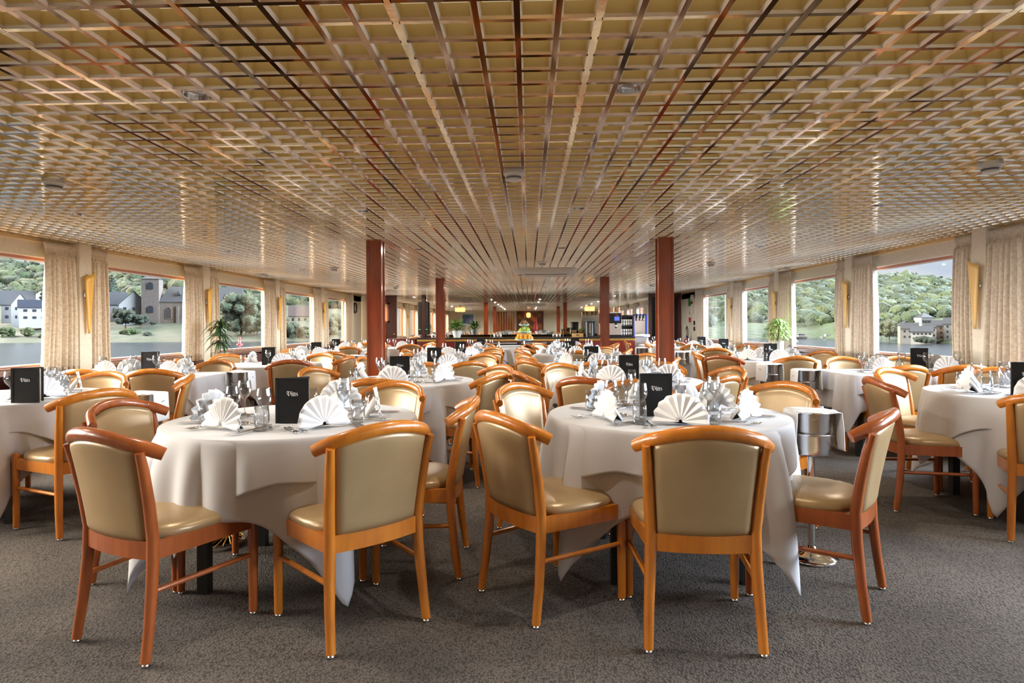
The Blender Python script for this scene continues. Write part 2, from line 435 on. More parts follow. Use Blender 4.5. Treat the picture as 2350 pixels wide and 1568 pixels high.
def curtains(X, s, P, mt, names, sidename):
    A = curtain_mesh(.40, .16, 3, 1); B = curtain_mesh(.26, .12, 5, 1)
    for me in (A, B): me.materials[0] = mt
    for i, y in enumerate(P):
        for near in (True, False):
            if i == len(P) - 1 and not near: continue
            w = .40 if near else .26
            yy = y - .09 - w / 2 - .01 if near else y + .09 + w / 2 + .01
            o = bpy.data.objects.new('curtain', A if near else B); COL.objects.link(o)
            o.location = (X - s * .075, yy, 0)
            if s > 0: o.rotation_euler = (0, 0, pi)
            m = o.modifiers.new('t', 'SOLIDIFY'); m.thickness = .004
            tag(o, '%s velvet curtain, %s side of %s' % (sidename, 'near' if near else 'far', names[i]), 'curtain', 'velvet curtains beside the windows')
ordn = ['first', 'second', 'third', 'fourth', 'fifth', 'sixth', 'seventh', 'eighth']
curtains(XL, -1, LP, M['curt_w'], ['the church-side pier by the rear wall', 'the church-side pier beside the camera', 'the church-side pier just out of view', 'the first church-side wall pier in view',
    'the church-side wall pier beside the spiky plant', 'the third church-side wall pier in view', 'the fourth church-side wall pier in view', 'the last church-side pier next to the clock'], 'sand')
curtains(XR, 1, RP, M['curt_c'], ['the hill-side pier by the rear wall', 'the hill-side pier beside the camera', 'the hill-side pier just out of view', 'the first hill-side wall pier in view',
    'the second hill-side wall pier in view', 'the hill-side wall pier behind the ficus', 'the fourth hill-side wall pier in view', 'the last hill-side pier next to the wall phone'], 'taupe')

# amber glass wall lamps
def sconce(s, mt):
    root = empty('wall_sconce'); tag(root, 'x', 'wall lamp', 'amber glass wall lamps')
    # local: wall plane x=0, room towards -s x ; y along wall
    mb = MB(); d = -s
    def fn(u, v):
        ztop = .60 + .06 * u; z = v * ztop
        y = -.015 + (-.060 * v) * (1 - u) * 1.1 + u * (.03 + .055 * v)
        return (d * (.035 + .012 * sin(pi * u) + .02 * v), y, z)
    mb.grid(fn, 7, 12); o = mb.obj('glass_shade', mt, root, smooth=True); md = o.modifiers.new('t', 'SOLIDIFY'); md.thickness = .006
    mb = MB(); mb.lathe([(.001, 0), (.04, 0), (.045, .012), (.02, .02), (.015, .03)], 20)
    mb.xf(Matrix.Translation((0, 0, .42)) @ Matrix.Rotation(d * pi / 2, 4, 'Y')); mb.obj('wall_mount', M['steel2'], root, smooth=True)
    return root
for X, s, P, mt, nm in ((XL + .13, -1, LP, M['amber'], 'church-side'), (XR - .13, 1, RP, M['ambersoft'], 'hill-side')):
    pr = Proto(sconce(s, mt))
    for i in range(0, 7):
        nmx = ('the %s %s wall pier' % (ordn[i - 3], nm)) + ' in view' if i > 2 else 'the %s pier %s' % (nm, ['by the rear wall', 'beside the camera', 'just out of view'][i])
        pr.put((X, P[i] + .0, 1.14), 0 if s < 0 else 0, 'slender amber glass wall lamp on ' + nmx, cat='wall lamp')

# ================================================================ CHAIR
def chair_parts(wood, name):
    root = empty(name)
    tag(root, 'x', 'chair', 'dining chairs')
    leg_r = .0205
    def rear(sx):
        pts = [(.205, -.245, .012), (.200, -.225, .15), (.192, -.208, .32), (.190, -.205, .44), (.197, -.222, .56), (.206, -.248, .69), (.213, -.268, .762)]
        mb = MB(); mb.tube([(sx * x, y, z) for x, y, z in pts], [.018, .0195, .022, .022, .021, .019, .016], 10, up=(0, 1, 0)); return mb
    def front(sx):
        mb = MB(); mb.tube([(sx * .226, .205, .012), (sx * .226, .205, .25), (sx * .226, .205, .445), (sx * .226, .205, .455)], [.017, .020, .021, .017], 10, up=(0, 1, 0)); return mb
    for sx in (-1, 1):
        for k, fnc in enumerate((rear, front)):
            l = fnc(sx).obj('leg', wood, root, smooth=True, angle=50)
            g = MB().lathe([(.0, 0), (.014, 0), (.014, .006), (.008, .013)], 10, c=(sx * (.205 if k == 0 else .226), -.245 if k == 0 else .205, 0))
            g.obj('glide', M['steel2'], l, smooth=True)
    # back apron and front and side aprons
    def rail_arc(x0, y0, x1, y1, bow, z0, z1, th=.022, n=9):
        mb = MB(); inner = []; outer = []
        dx, dy = x1 - x0, y1 - y0; L = math.hypot(dx, dy); nx, ny = dy / L, -dx / L
        for i in range(n):
            t = i / (n - 1); b = bow * 4 * t * (1 - t)
            inner.append((x0 + dx * t + nx * (b - th / 2), y0 + dy * t + ny * (b - th / 2))); outer.append((x0 + dx * t + nx * (b + th / 2), y0 + dy * t + ny * (b + th / 2)))
        for i in range(n - 1):
            a, b, c, d = inner[i], inner[i + 1], outer[i + 1], outer[i]
            vs = [(p[0], p[1], z) for z in (z0, z1) for p in (a, b, c, d)]
            mb.add(vs, [(0, 1, 2, 3), (7, 6, 5, 4), (1, 0, 4, 5), (3, 2, 6, 7)])
        return mb
    rail_arc(.188, -.205, -.188, -.205, -.022, .362, .428).xf(Matrix.Identity(4)).obj('back_apron', wood, root)
    rail_arc(-.226, .205, .226, .205, -.03, .362, .425).obj('front_apron', wood, root)
    for sx in (-1, 1):
        rail_arc(sx * .19, -.205, sx * .226, .205, 0, .362, .425).obj('side_apron', wood, root)
        mb = MB(); mb.tube([(sx * .196, -.212, .25), (sx * .226, .205, .25)], .0105, 8); mb.obj('stretcher', wood, root, smooth=True, angle=60)
    # cushion
    def seat(u, v):
        a = 2 * pi * u
        ex = 3.2; c_, s_ = cos(a), sin(a)
        rx = (abs(c_) ** (2 / ex)) * (1 if c_ > 0 else -1); ry = (abs(s_) ** (2 / ex)) * (1 if s_ > 0 else -1)
        prof = [(1.0, .418), (1.035, .430), (1.03, .445), (.99, .458), (.90, .468), (.65, .476), (.3, .479), (.001, .480)]
        k, z = prof[int(round(v * 7))]
        y = .012 + ry * .205 * k; wx = .198 + (y + .2) / .42 * .030
        fb = .022 * max(0, ry) * (1 - rx * rx)
        x = rx * wx * k
        wr = .0012 * sin(34 * a) if v > .1 and v < .65 else 0
        return (x, y + fb, z + wr)
    mb = MB(); mb.grid(seat, 56, 8, closed=True); mb.obj('seat', M['leather'], root, smooth=True)
    # upholstered back
    def top_curve(t): return (t * .245, -.318 + .085 * t * t, .820 - .062 * t * t)
    def back(side):
        def fn(u, v):
            t = u * 2 - 1; tt = abs(t) ** 1.0
            w0, w1 = .170, .196
            wx = w0 + (w1 - w0) * v
            ztop = .820 - .062 * (t * .8) ** 2 - .016
            z = .426 + (ztop - .426) * v
            yb = -.212 - .020 * (1 - t * t); yt = -.262 - .045 * (1 - t * t)
            y = yb + (yt - yb) * (v ** 1.25)
            edge = min(1, min((1 - abs(t)) / .10, v / .05 + .15, (1 - v) / .05 + .3))
            pf = .016 * (max(0, edge) ** .5) + .004
            return (t * wx, y + side * pf + .004, z)
        return fn
    mb = MB(); nu, nv = 22, 16
    mb.grid(back(1), nu, nv); mb.grid(back(-1), nu, nv)
    N = nu * nv; rim = [i for i in range(nu)] + [j * nu + nu - 1 for j in range(1, nv)] + [(nv - 1) * nu + i for i in range(nu - 2, -1, -1)] + [j * nu for j in range(nv - 2, 0, -1)]
    for k in range(len(rim)):
        a, b = rim[k], rim[(k + 1) % len(rim)]; mb.f.append((a, b, N + b, N + a)); mb.m.append(0)
    mb.obj('backrest', M['leather'], root, smooth=True)
    # curved top rail, a horseshoe with flat cut ends
    pts = []; rr = []
    for i in range(25):
        t = -1 + 2 * i / 24
        x, y, z = top_curve(t)
        y += .035 * max(0, abs(t) - .72) / .28 * 1.0; z -= .012 * max(0, abs(t) - .8) / .2
        pts.append((x, y, z)); e = 1 - max(0, abs(t) - .9) * .9
        rr.append((.0205 * e, .0255 * e))
    mb = MB(); mb.tube(pts, rr, 14); mb.obj('top_rail', wood, root, smooth=True, angle=55)
    return root
honey = Proto(chair_parts(M['honey'], 'dining_chair')); redch = Proto(chair_parts(M['red'], 'dining_chair'))

# ---------------------------------------------------------------- tables
# key: (x, y, shape, name phrase)
TB = {
 'T1': (-1.17, 3.02, 'r', 'front church-side aisle table'), 'T2': (.70, 3.15, 'r', 'front hill-side aisle table'),
 'T3': (-1.06, 5.10, 'r', 'second church-side aisle table'), 'T4': (.82, 5.08, 'r', 'second hill-side aisle table'),
 'T5': (-1.10, 7.02, 'r', 'third church-side aisle table'), 'T6': (.74, 7.10, 'r', 'third hill-side aisle table'),
 'T7': (-1.08, 9.35, 'r', 'fourth church-side aisle table'), 'T8': (.67, 9.55, 'r', 'fourth hill-side aisle table'),
 'T9': (-.96, 11.75, 'r', 'fifth church-side aisle table'), 'T10': (.86, 12.0, 'r', 'fifth hill-side aisle table'),
 'T11': (-2.85, 12.9, 'r', 'table before the mahogany door'),
 'L0': (-3.50, 3.98, 'r', 'first church-side window table'), 'L1': (-3.87, 5.80, 'x', 'long church-side table'),
 'L2': (-3.16, 7.38, 'r', 'third church-side window table'), 'L3': (-3.42, 9.45, 'r', 'fourth church-side window table'),
 'L4': (-3.70, 11.75, 'r', 'fifth church-side window table'), 'L5': (-3.85, 14.3, 'r', 'church-side table by the clock'),
 'R0': (3.27, 4.05, 'r', 'first hill-side window table'), 'R1': (3.50, 5.85, 'x', 'long hill-side table'),
 'R3': (3.06, 7.88, 'r', 'third hill-side window table'), 'R4': (3.15, 10.3, 'r', 'fourth hill-side window table'),
 'R5': (3.25, 12.1, 'r', 'fifth hill-side window table'), 'R6': (3.1, 13.9, 'r', 'hill-side table by the phone'),
}
HX = {'L1': .84, 'R1': .64}; HY = .34
TH = .738
def make_table_round():
    t = empty('round_table'); tag(t, 'x', 'table', 'round dining tables')
    MB().lathe([(0, TH - .028), (.575, TH - .028), (.58, TH - .02), (.58, TH - .004), (.575, TH), (0, TH)], 48).obj('tabletop', M['darkmahog'], t)
    for sx in (-1, 1):
        for sy in (-1, 1): MB().box((sx * .30, sy * .30, TH / 2 - .014), (.048, .048, TH - .028)).obj('leg', M['blackleg'], t)
    return t
def make_table_long(hx):
    t = empty('rectangular_table'); tag(t, 'x', 'table', 'rectangular window tables')
    MB().box((0, 0, TH - .014), (2 * hx, 2 * HY, .028)).obj('tabletop', M['darkmahog'], t)
    for sx in (-1, 1):
        for sy in (-1, 1): MB().box((sx * (hx - .12), sy * (HY - .09), TH / 2 - .014), (.048, .048, TH - .028)).obj('leg', M['blackleg'], t)
    return t
def cloth_mesh(shape, hx, over, z, seed, rot=0, dropmul=1, flare=.10, folds=9, square=None):
    r = random.Random(seed); nphi = 192
    Rt = []; Rc = []; N = []
    for k in range(nphi):
        a = 2 * pi * k / nphi; c_, s_ = cos(a), sin(a)
        if shape == 'r':
            p = Vector((.588 * c_, .588 * s_)); n = Vector((c_, s_))
            h = square / max(abs(cos(a - rot)), abs(sin(a - rot))) - .588
        else:
            X, Y = hx + .008, HY + .008
            # walk the rounded rectangle by angle
            t = min(X / abs(c_) if abs(c_) > 1e-6 else 9, Y / abs(s_) if abs(s_) > 1e-6 else 9)
            p = Vector((t * c_, t * s_)); cx_, cy_ = max(-X + .05, min(X - .05, p.x)), max(-Y + .05, min(Y - .05, p.y))
            n = (p - Vector((cx_, cy_))).normalized(); p = Vector((cx_, cy_)) + n * .05
            corner = abs(n.x * n.y) * 2
            h = over * (1 + .55 * corner)
        Rt.append(p); N.append(n); Rc.append(h * dropmul)
    ph = r.random() * 6; ph2 = r.random() * 6
    hmin = min(Rc)
    def fn(u, v):
        k = int(round(u * nphi)) % nphi; a = 2 * pi * u
        p, n, h = Rt[k], N[k], Rc[k]
        if v < .2: q = p * (v / .2) * .985; return (q.x, q.y, z)
        w = (v - .2) / .8; d = h * w
        fold = (sin(folds * a + ph + .9 * sin(2 * a + ph2)) * .75 + .45 * sin(2.0 * folds * a + ph2)) * (.65 + .35 * sin(3 * a + ph2))
        extra = (h - hmin) / .3
        amp = .42 + .22 * min(1.5, extra)
        rr = .010 + d * (flare + amp * fold * .85) * (1 - .25 * w)
        rr = .010 + (rr - .010) / (1 + max(0, rr - .03) * 5.5)
        if rr < .010: rr = .010 + (rr - .010) * .5
        if w < .06: rr = .010 * (w / .06) ** .5; d2 = .006 * (w / .06) ** 2
        else: d2 = d
        zz = z - d2 - .008 * w * fold
        return (p.x + n.x * rr, p.y + n.y * rr, max(zz, .025))
    mb = MB()
    vs = []; NV = 26
    vals = [0, .1, .17, .2, .215, .23, .25] + [.25 + .75 * (i + 1) / (NV - 7) for i in range(NV - 7)]
    for v in vals:
        for k in range(nphi): vs.append(fn(k / nphi, v))
    fs = []
    for j in range(NV - 1):
        for k in range(nphi):
            k2 = (k + 1) % nphi; fs.append((j * nphi + k, j * nphi + k2, (j + 1) * nphi + k2, (j + 1) * nphi + k))
    mb.add(vs, fs); return mb.mesh('tablecloth', M['cloth'], True)
under = [cloth_mesh('r', 0, 0, TH + .002, 11 + i, rot=rad(-8), square=.90, flare=.05, folds=8) for i in range(2)]
upper = [cloth_mesh('r', 0, 0, TH + .006, 31 + i, rot=rad([20, 62, 40][i]), square=.76, flare=.14, folds=8) for i in range(3)]
LC = {k: (cloth_mesh('x', HX[k], .34, TH + .002, 51, flare=.03, folds=11), cloth_mesh('x', HX[k], .17, TH + .006, 52, flare=.06, folds=9)) for k in HX}
round_p = Proto(make_table_round())
for i, (k, (x, y, sh, nm)) in enumerate(TB.items()):
    if sh == 'r': round_p.put((x, y, 0), 0, 'black legged round table under white cloths, the ' + nm, cat='table')
    else:
        t = make_table_long(HX[k]); t.location = (x, y, 0); tag(t, 'black legged rectangular table under white cloths, the ' + nm)
    for j, me in enumerate(((under[i % 2], upper[i % 3]) if sh == 'r' else LC[k])):
        o = bpy.data.objects.new('tablecloth' if j else 'undercloth', me); COL.objects.link(o); o.location = (x, y, 0)
        if sh == 'r': o.rotation_euler = (0, 0, [0, rad(90), rad(180)][(i // 3) % 3] if i > 1 else 0)
        md = o.modifiers.new('t', 'SOLIDIFY'); md.thickness = .0022; md.offset = 1
        tag(o, ('white upper tablecloth draped over the ' if j else 'longer white undercloth hanging low from the ') + nm, 'tablecloth', 'white upper tablecloths' if j else 'white lower tablecloths')

# ---------------------------------------------------------------- chairs round the tables
CH = [('T1a',-1.45,2.43,24),('T1b',-0.74,2.51,-43),('T1c',-0.585,3.08,-91),('T1e',-1.78,2.97,97),('T1d',-0.97,3.70,205),
('T2a',0.10,2.73,54),('T2b',0.65,2.48,3),('T2c',1.27,2.78,-53),('T2d',0.14,3.60,131),('T2e',0.69,3.70,180),('T2f',1.35,3.65,236),
('L0a',-2.78,3.67,-63),('L0b',-2.90,4.53,-118),('L0c',-3.50,4.64,183),('L1a',-3.36,5.53,-12),('L1b',-3.93,5.51,-3),('L1c',-4.0,6.30,180),('L1d',-3.46,6.36,188),('L1e',-3.76,7.02,70),
('L2a',-2.74,6.88,-25),('L2b',-2.50,7.50,-80),('L2c',-2.90,7.97,200),('L2d',-3.83,7.80,140),('L3a',-2.98,8.93,-30),('L3b',-3.82,10.0,150),('L3c',-2.80,9.72,-110),
('L4a',-3.34,11.12,-20),('L4b',-3.1,11.95,-105),('L4c',-3.7,12.38,180),('L5a',-3.6,13.68,-10),('L5b',-3.22,14.4,-95),('L5c',-3.8,14.95,180),
('T3a',-1.06,4.50,2),('T3b',-1.65,5.26,112),('T3c',-1.03,5.70,182),('T3d',-.50,4.80,-62),('T3e',-.47,5.38,230),
('T4a',.52,4.50,28),('T4b',.20,4.90,72),('T4c',.44,5.52,147),('T4d',1.22,4.60,-42),('T4e',1.16,5.66,205),('T4f',1.47,5.18,255),
('T5a',-.76,6.48,-33),('T5b',-1.68,7.12,100),('T5c',-1.40,7.58,155),('T5d',-.70,7.55,212),
('T6a',.20,6.66,50),('T6b',.74,6.50,2),('T6c',.18,7.36,115),('T6d',1.30,7.50,222),('T6e',1.36,6.90,-70),
('T7a',-.70,8.83,-35),('T7b',-1.64,9.45,100),('T7c',-.73,9.86,212),('T7d',-1.26,8.76,15),
('T8a',.12,9.27,68),('T8b',.68,8.95,0),('T8c',.15,9.92,120),('T8d',1.10,10.00,222),('T8e',1.25,9.38,-72),
('T9a',-.95,11.14,2),('T9b',-1.58,12.0,105),('T9c',-.92,12.34,182),('T9d',-.38,11.65,-80),
('T10a',.28,11.75,68),('T10b',.40,12.45,130),('T10c',.92,11.40,-4),('T10d',1.46,12.15,-95),
('T11a',-2.50,12.38,-30),('T11b',-2.35,13.22,230),('T11c',-3.4,13.2,120),
('R0a',2.60,4.12,97),('R0b',3.03,4.74,150),('R0c',3.63,4.72,205),('R0d',2.92,3.52,28),('R1a',3.22,5.62,-8),('R1b',3.78,5.62,3),('R1c',3.44,6.45,172),('R1d',3.98,6.42,181),
('R3a',3.02,7.22,0),('R3b',2.44,7.42,42),('R3c',2.50,8.14,110),('R3d',3.18,8.52,190),('R3e',3.72,8.18,245),
('R4a',2.92,9.68,12),('R4b',3.66,10.72,230),('R4c',2.55,10.42,100),('R5a',3.06,11.48,8),('R5b',2.66,12.3,110),('R5c',3.8,12.4,240),
('R6a',3.1,13.28,0),('R6b',2.5,13.95,95),('R6c',3.2,14.5,185)]
REDS = {'T1a', 'T1e', 'T4a', 'R3b', 'L2a', 'T2c', 'R0a'}
def seatdir(key, x, y):
    tx, ty = TB[key][:2]; a = math.degrees(math.atan2(y - ty, x - tx)) % 360
    inn = key[0] == 'L' or (key[0] == 'T' and tx < 0)     # which lateral side the church windows lie on
    names = ['hill-side', 'bar-side hill', 'bar-side', 'bar-side church', 'church-side', 'near church', 'near', 'near hill']
    return names[int(((a + 22.5) % 360) // 45)]
SEATS = {}; used = set()
for (k, x, y, h) in CH:
    tk = k[:-1]; sd = seatdir(tk, x, y)
    if TB[tk][2] == 'x':
        sd = ('near' if y < TB[tk][1] else 'bar-side') + (' church' if x < TB[tk][0] else ' hill')
    if (tk, sd) in used: sd = {'near': 'near inner', 'bar-side': 'bar-side inner'}.get(sd, sd + ' outer')
    used.add((tk, sd)); SEATS.setdefault(tk, []).append((sd, x, y, h))
    pr = redch if k in REDS else honey
    pr.put((x, y, 0), -rad(h), '%s wood and tan chair, %s end of the %s' % ('reddish' if k in REDS else 'honey', sd, TB[tk][3]), 'dining chairs round the tables', 'chair')

# ---------------------------------------------------------------- table settings
def napkin_fan():
    mb = MB(); n = 10; R = .118; rows = 7
    def fn(u, v):
        k = u * n; tri = abs((k % 1) - .5) * 2
        ang = rad(-12) + rad(204) * u
        r = .008 + R * v * (1 - .05 * tri * v)
        x = r * cos(ang); z = .014 + r * sin(ang) + .008
        y = -.008 * v * (tri - .5) * 2 - .10 * v * max(0, sin(ang)) * .25
        return (x, -y, max(z, .002 + .004 * tri))
    mb.grid(fn, n * 4 + 1, rows)
    # folded stand behind the fan
    mb.add([(-.050, .018, .07), (.050, .018, .07), (.07, .06, .004), (-.07, .06, .004), (0, .030, .100), (0, .10, .003)], [(0, 4, 5, 3), (4, 1, 2, 5), (0, 3, 2, 1)])
    o = mb.obj('napkin', M['napkin'], smooth=True, angle=35); md = o.modifiers.new('t', 'SOLIDIFY'); md.thickness = .0018
    return tag(o, 'x', 'napkin', 'fan folded napkins')
def wine_glass():
    mb = MB()
    prof = [(.001, .002), (.034, .002), (.0345, .0035), (.012, .008), (.005, .016), (.0038, .03), (.0036, .075), (.006, .084), (.018, .096), (.029, .112), (.0345, .13), (.0335, .15), (.029, .178), (.0288, .180)]
    mb.lathe(prof, 20); o = mb.obj('wine_glass', M['glass'], smooth=True); md = o.modifiers.new('t', 'SOLIDIFY'); md.thickness = .0015
    return tag(o, 'x', 'wine glass', 'wine glasses')
def tumbler():
    mb = MB()
    mb.lathe([(.001, 0), (.024, .0), (.027, .004), (.032, .04), (.033, .06), (.029, .108), (.0275, .108), (.031, .06), (.029, .03), (.023, .014), (.001, .012)], 20)
    o = mb.obj('tumbler', M['glass'], smooth=True)
    return tag(o, 'x', 'drinking glass', 'water tumblers')
def knife():
    mb = MB(); mb.box((0, -.055, .004), (.011, .10, .006)); mb.add([(-.006, -.004, .004), (.007, -.004, .004), (.010, .08, .003), (.004, .105, .003), (-.006, .09, .003), (-.006, -.004, .006), (.007, -.004, .006), (.010, .08, .0045), (.004, .105, .0045), (-.006, .09, .0045)],
        [(4, 3, 2, 1, 0), (5, 6, 7, 8, 9), (0, 1, 6, 5), (1, 2, 7, 6), (2, 3, 8, 7), (3, 4, 9, 8), (4, 0, 5, 9)])
    return tag(mb.obj('knife', M['steel']), 'x', 'knife', 'table knives')
def fork():
    mb = MB(); mb.tube([(0, -.09, .004), (0, -.05, .004), (0, .02, .006), (0, .045, .009)], [(.006, .002), (.005, .002), (.0025, .002), (.008, .002)], 8)
    mb.grid(lambda u, v: ((u - .5) * .023 * (.7 + .3 * v), .045 + v * .02, .009 - .002 * v), 5, 3)
    for i in range(4): mb.tube([((i - 1.5) * .0068, .064, .007), ((i - 1.5) * .0068, .09, .006), ((i - 1.5) * .0062, .104, .009)], [.0016, .0015, .0008], 6)
    return tag(mb.obj('fork', M['steel'], smooth=True), 'x', 'fork', 'table forks')
def spoon():
    mb = MB(); mb.tube([(0, -.08, .004), (0, -.04, .004), (0, .03, .006), (0, .05, .006)], [(.006, .002), (.004, .002), (.002, .002), (.005, .002)], 8)
    def fn(u, v):
        a = 2 * pi * u; return (.017 * v * cos(a), .072 + .027 * v * sin(a), .003 + .007 * v * v)
    mb.grid(fn, 16, 5, closed=True); o = mb.obj('spoon', M['steel'], smooth=True); md = o.modifiers.new('t', 'SOLIDIFY'); md.thickness = .0015
    return tag(o, 'x', 'spoon', 'dessert spoons')
nap, wg, tum, kn, fk, sp = (Proto(f()) for f in (napkin_fan, wine_glass, tumbler, knife, fork, spoon))
ZT_ = TH + .0085
def setting(key, sd, x, y, cutlery, j):
    tx, ty, sh, nm = TB[key]
    if sh == 'r':
        d = Vector((x - tx, y - ty)).normalized(); P = lambda r, s: (tx + d.x * r - d.y * s, ty + d.y * r + d.x * s, ZT_)
        R0 = .42
    else:
        d = Vector((0, -1 if y < ty else 1)); P = lambda r, s: (x - d.y * s, ty + d.y * (r - .17), ZT_); R0 = .41
    # local frame: +y points to the table centre
    rz = math.atan2(d.y, d.x) + pi / 2
    rr = random.Random(hash(key) % 97 + j * 13 if False else sum(map(ord, key)) + j * 13)
    jt = lambda a: rr.uniform(-a, a)
    nap.put(P(R0, jt(.02)), rz + pi * 0 + jt(.5), 'fan-folded white napkin, %s place of the %s' % (sd, nm), 'fan folded napkins', 'napkin')
    gr, gs = {('T1', 1): (R0 - .20, -.20), ('T2', 1): (R0 - .15, -.155)}.get((key, j), (R0 - .15, -.11))
    wg.put(P(gr + jt(.02), gs + jt(.02)), 0, 'stemmed wine glass, %s place of the %s' % (sd, nm), 'wine glasses', 'wine glass')
    tum.put(P(R0 - .07 + jt(.02), .16 + jt(.02)), 0, 'clear water tumbler, %s place of the %s' % (sd, nm), 'water tumblers', 'drinking glass')
    if cutlery:
        kn.put(P(R0 - .02, .125), rz + pi + jt(.1), 'inner steel knife, %s place of the %s' % (sd, nm), 'table knives', 'knife')
        kn.put(P(R0 - .02, .150), rz + pi + jt(.1), 'outer steel knife, %s place of the %s' % (sd, nm), 'table knives', 'knife')
        fk.put(P(R0 - .03, -.125), rz + pi + jt(.1), 'inner steel fork, %s place of the %s' % (sd, nm), 'table forks', 'fork')
        fk.put(P(R0 - .03, -.152), rz + pi + jt(.1), 'outer steel fork, %s place of the %s' % (sd, nm), 'table forks', 'fork')
        sp.put(P(R0 - .17, .02), rz + pi / 2 + jt(.2), 'steel dessert spoon, %s place of the %s' % (sd, nm), 'dessert spoons', 'spoon')
for key, seats in SEATS.items():
    for j, (sd, x, y, h) in enumerate(seats): setting(key, sd, x, y, key in ('T1', 'T2', 'T3', 'T4', 'L0', 'R0'), j)

# menus -----------------------------------------------------------
def lettering(mb, x0, z0, s, y):
    """blackletter 'Vins' from slanted nib strokes, in the plane y"""
    def st(pts, w=.16):
        n = len(pts)
        for i in range(n - 1):
            (a, b), (c, d) = pts[i], pts[i + 1]
            o = (w * .62, w * .45)
            q = [(a - o[0], b - o[1]), (a + o[0], b + o[1]), (c + o[0], d + o[1]), (c - o[0], d - o[1])]
            mb.add([(x0 + p[0] * s, y, z0 + p[1] * s) for p in q], [(0, 1, 2, 3)])
    def diamond(cx, cz, r=.14):
        mb.add([(x0 + (cx + dx) * s, y, z0 + (cz + dz) * s) for dx, dz in ((-r, 0), (0, -r), (r, 0), (0, r))], [(0, 1, 2, 3)])
    # V
    st([(.05, .95), (.18, 1.25), (.42, 1.30), (.50, 1.10)]); st([(.50, 1.12), (.50, .28), (.72, .05)], .2); st([(.72, .05), (1.12, .32), (1.12, .95)], .16)
    st([(1.12, .95), (.92, 1.28), (.72, 1.12)], .13); st([(.10, .55), (.30, .50)], .12); st([(.12, .75), (.42, .74)], .09)
    def minim(x, h=.85): st([(x, h), (x, .12)], .17); diamond(x + .02, h, .15); diamond(x + .04, .08, .15)
    minim(1.48); diamond(1.50, 1.18, .13)
    minim(1.88); minim(2.30); st([(1.9, .78), (2.2, .86)], .10)
    st([(2.98, .82), (2.72, .80), (2.72, .55), (2.98, .38), (2.98, .12), (2.68, .06)], .15)
def make_menu(full=True):
    root = empty('wine_menu'); tag(root, 'x', 'menu', 'wine menus')
    w, h = .156, .212
    def cover(name, ang, flip):
        mb = MB(); mb.box((w / 2, 0, h / 2), (w, .005, h)); mb.box((.004, 0, h / 2), (.012, .009, h))
        for zz in (.003, h - .003): mb.box((w / 2, -.0005, zz), (w, .008, .005))
        mb.box((w - .003, -.0005, h / 2), (.005, .008, h))
        for zz in (0.012, h - .012): mb.box((w - .010, -.001, zz), (.02, .008, .018))
        o = mb.obj(name, M['black'], root); o.rotation_euler = (0, 0, ang); return o
    f = cover('front_cover', 0, 1); b = cover('back_cover', rad(38), 1)
    mb = MB(); mb.box((w / 2, .012, h / 2), (w - .014, .004, h - .012)); p = mb.obj('menu_pages', M['paper'], root); p.rotation_euler = (0, 0, rad(6))
    mb = MB(); lettering(mb, .052, .128, .0175, -.0058); t = mb.obj('title_lettering', M['silverink'], f)
    return root
menup = Proto(make_menu())
MEN = [('L0', -3.14, 3.62, 8), ('L1', -3.84, 5.95, 2), ('L2', -3.16, 7.15, 0), ('L3', -3.36, 9.35, 0), ('L4', -3.77, 11.6, 3), ('T1', -1.19, 2.84, 0), ('T3', -1.11, 4.86, 3),
       ('T5', -1.13, 6.78, 0), ('T7', -1.11, 9.2, 4), ('T9', -.99, 11.6, 2), ('T2', .55, 3.03, 0), ('T4', .72, 4.88, 0), ('T6', .63, 6.90, 0), ('T8', .56, 9.36, 2), ('T10', .82, 11.85, 0),
       ('R0', 2.94, 3.80, -12), ('R1', 3.68, 5.98, -4), ('R3', 2.90, 7.60, 0), ('R4', 3.12, 10.1, 0), ('R5', 3.28, 11.95, -4)]
for k, x, y, a in MEN:
    menup.put((x, y, ZT_), rad(a), 'standing black menu lettered Vins on the ' + TB[k][3], 'wine menus', 'menu')

# wine coolers on stands -------------------------------------------
def cooler():
    root = empty('wine_cooler_stand'); tag(root, 'x', 'wine cooler', 'wine coolers on chrome stands')
    MB().lathe([(0, 0), (.145, 0), (.148, .008), (.14, .02), (.07, .035), (.03, .05), (.022, .07)], 32).obj('stand_base', M['steel'], root, smooth=True)
    MB().lathe([(.020, .05), (.020, .54)], 16).obj('pole', M['steel'], root, smooth=True)
    MB().lathe([(0, .535), (.095, .535), (.108, .545), (.108, .565), (.112, .572), (.112, .635), (.118, .642), (.114, .648), (.108, .64), (.1, .56), (0, .55)], 32).obj('holder_ring', M['steel2'], root, smooth=True)
    b = MB().lathe([(0, .56), (.088, .565), (.098, .60), (.108, .72), (.109, .722), (.111, .726), (.112, .745), (.117, .752), (.113, .756), (.106, .745), (.094, .60), (0, .575)], 32).obj('bucket', M['steel2'], root, smooth=True)
    mb = MB()
    for s in (-1, 1): mb.tube([(s * .118 + s * .018 * cos(t), .018 * sin(t), .685 + .018 * cos(t * 1) * 0 + .018 * sin(t + pi / 2)) for t in [i * pi / 6 for i in range(13)]], .0035, 6)
    mb.obj('ring_handle', M['steel'], b, smooth=True)
    for o in [c for c in bpy.data.objects if c.parent == root]: o.scale = (.87, .87, 1)
    return root
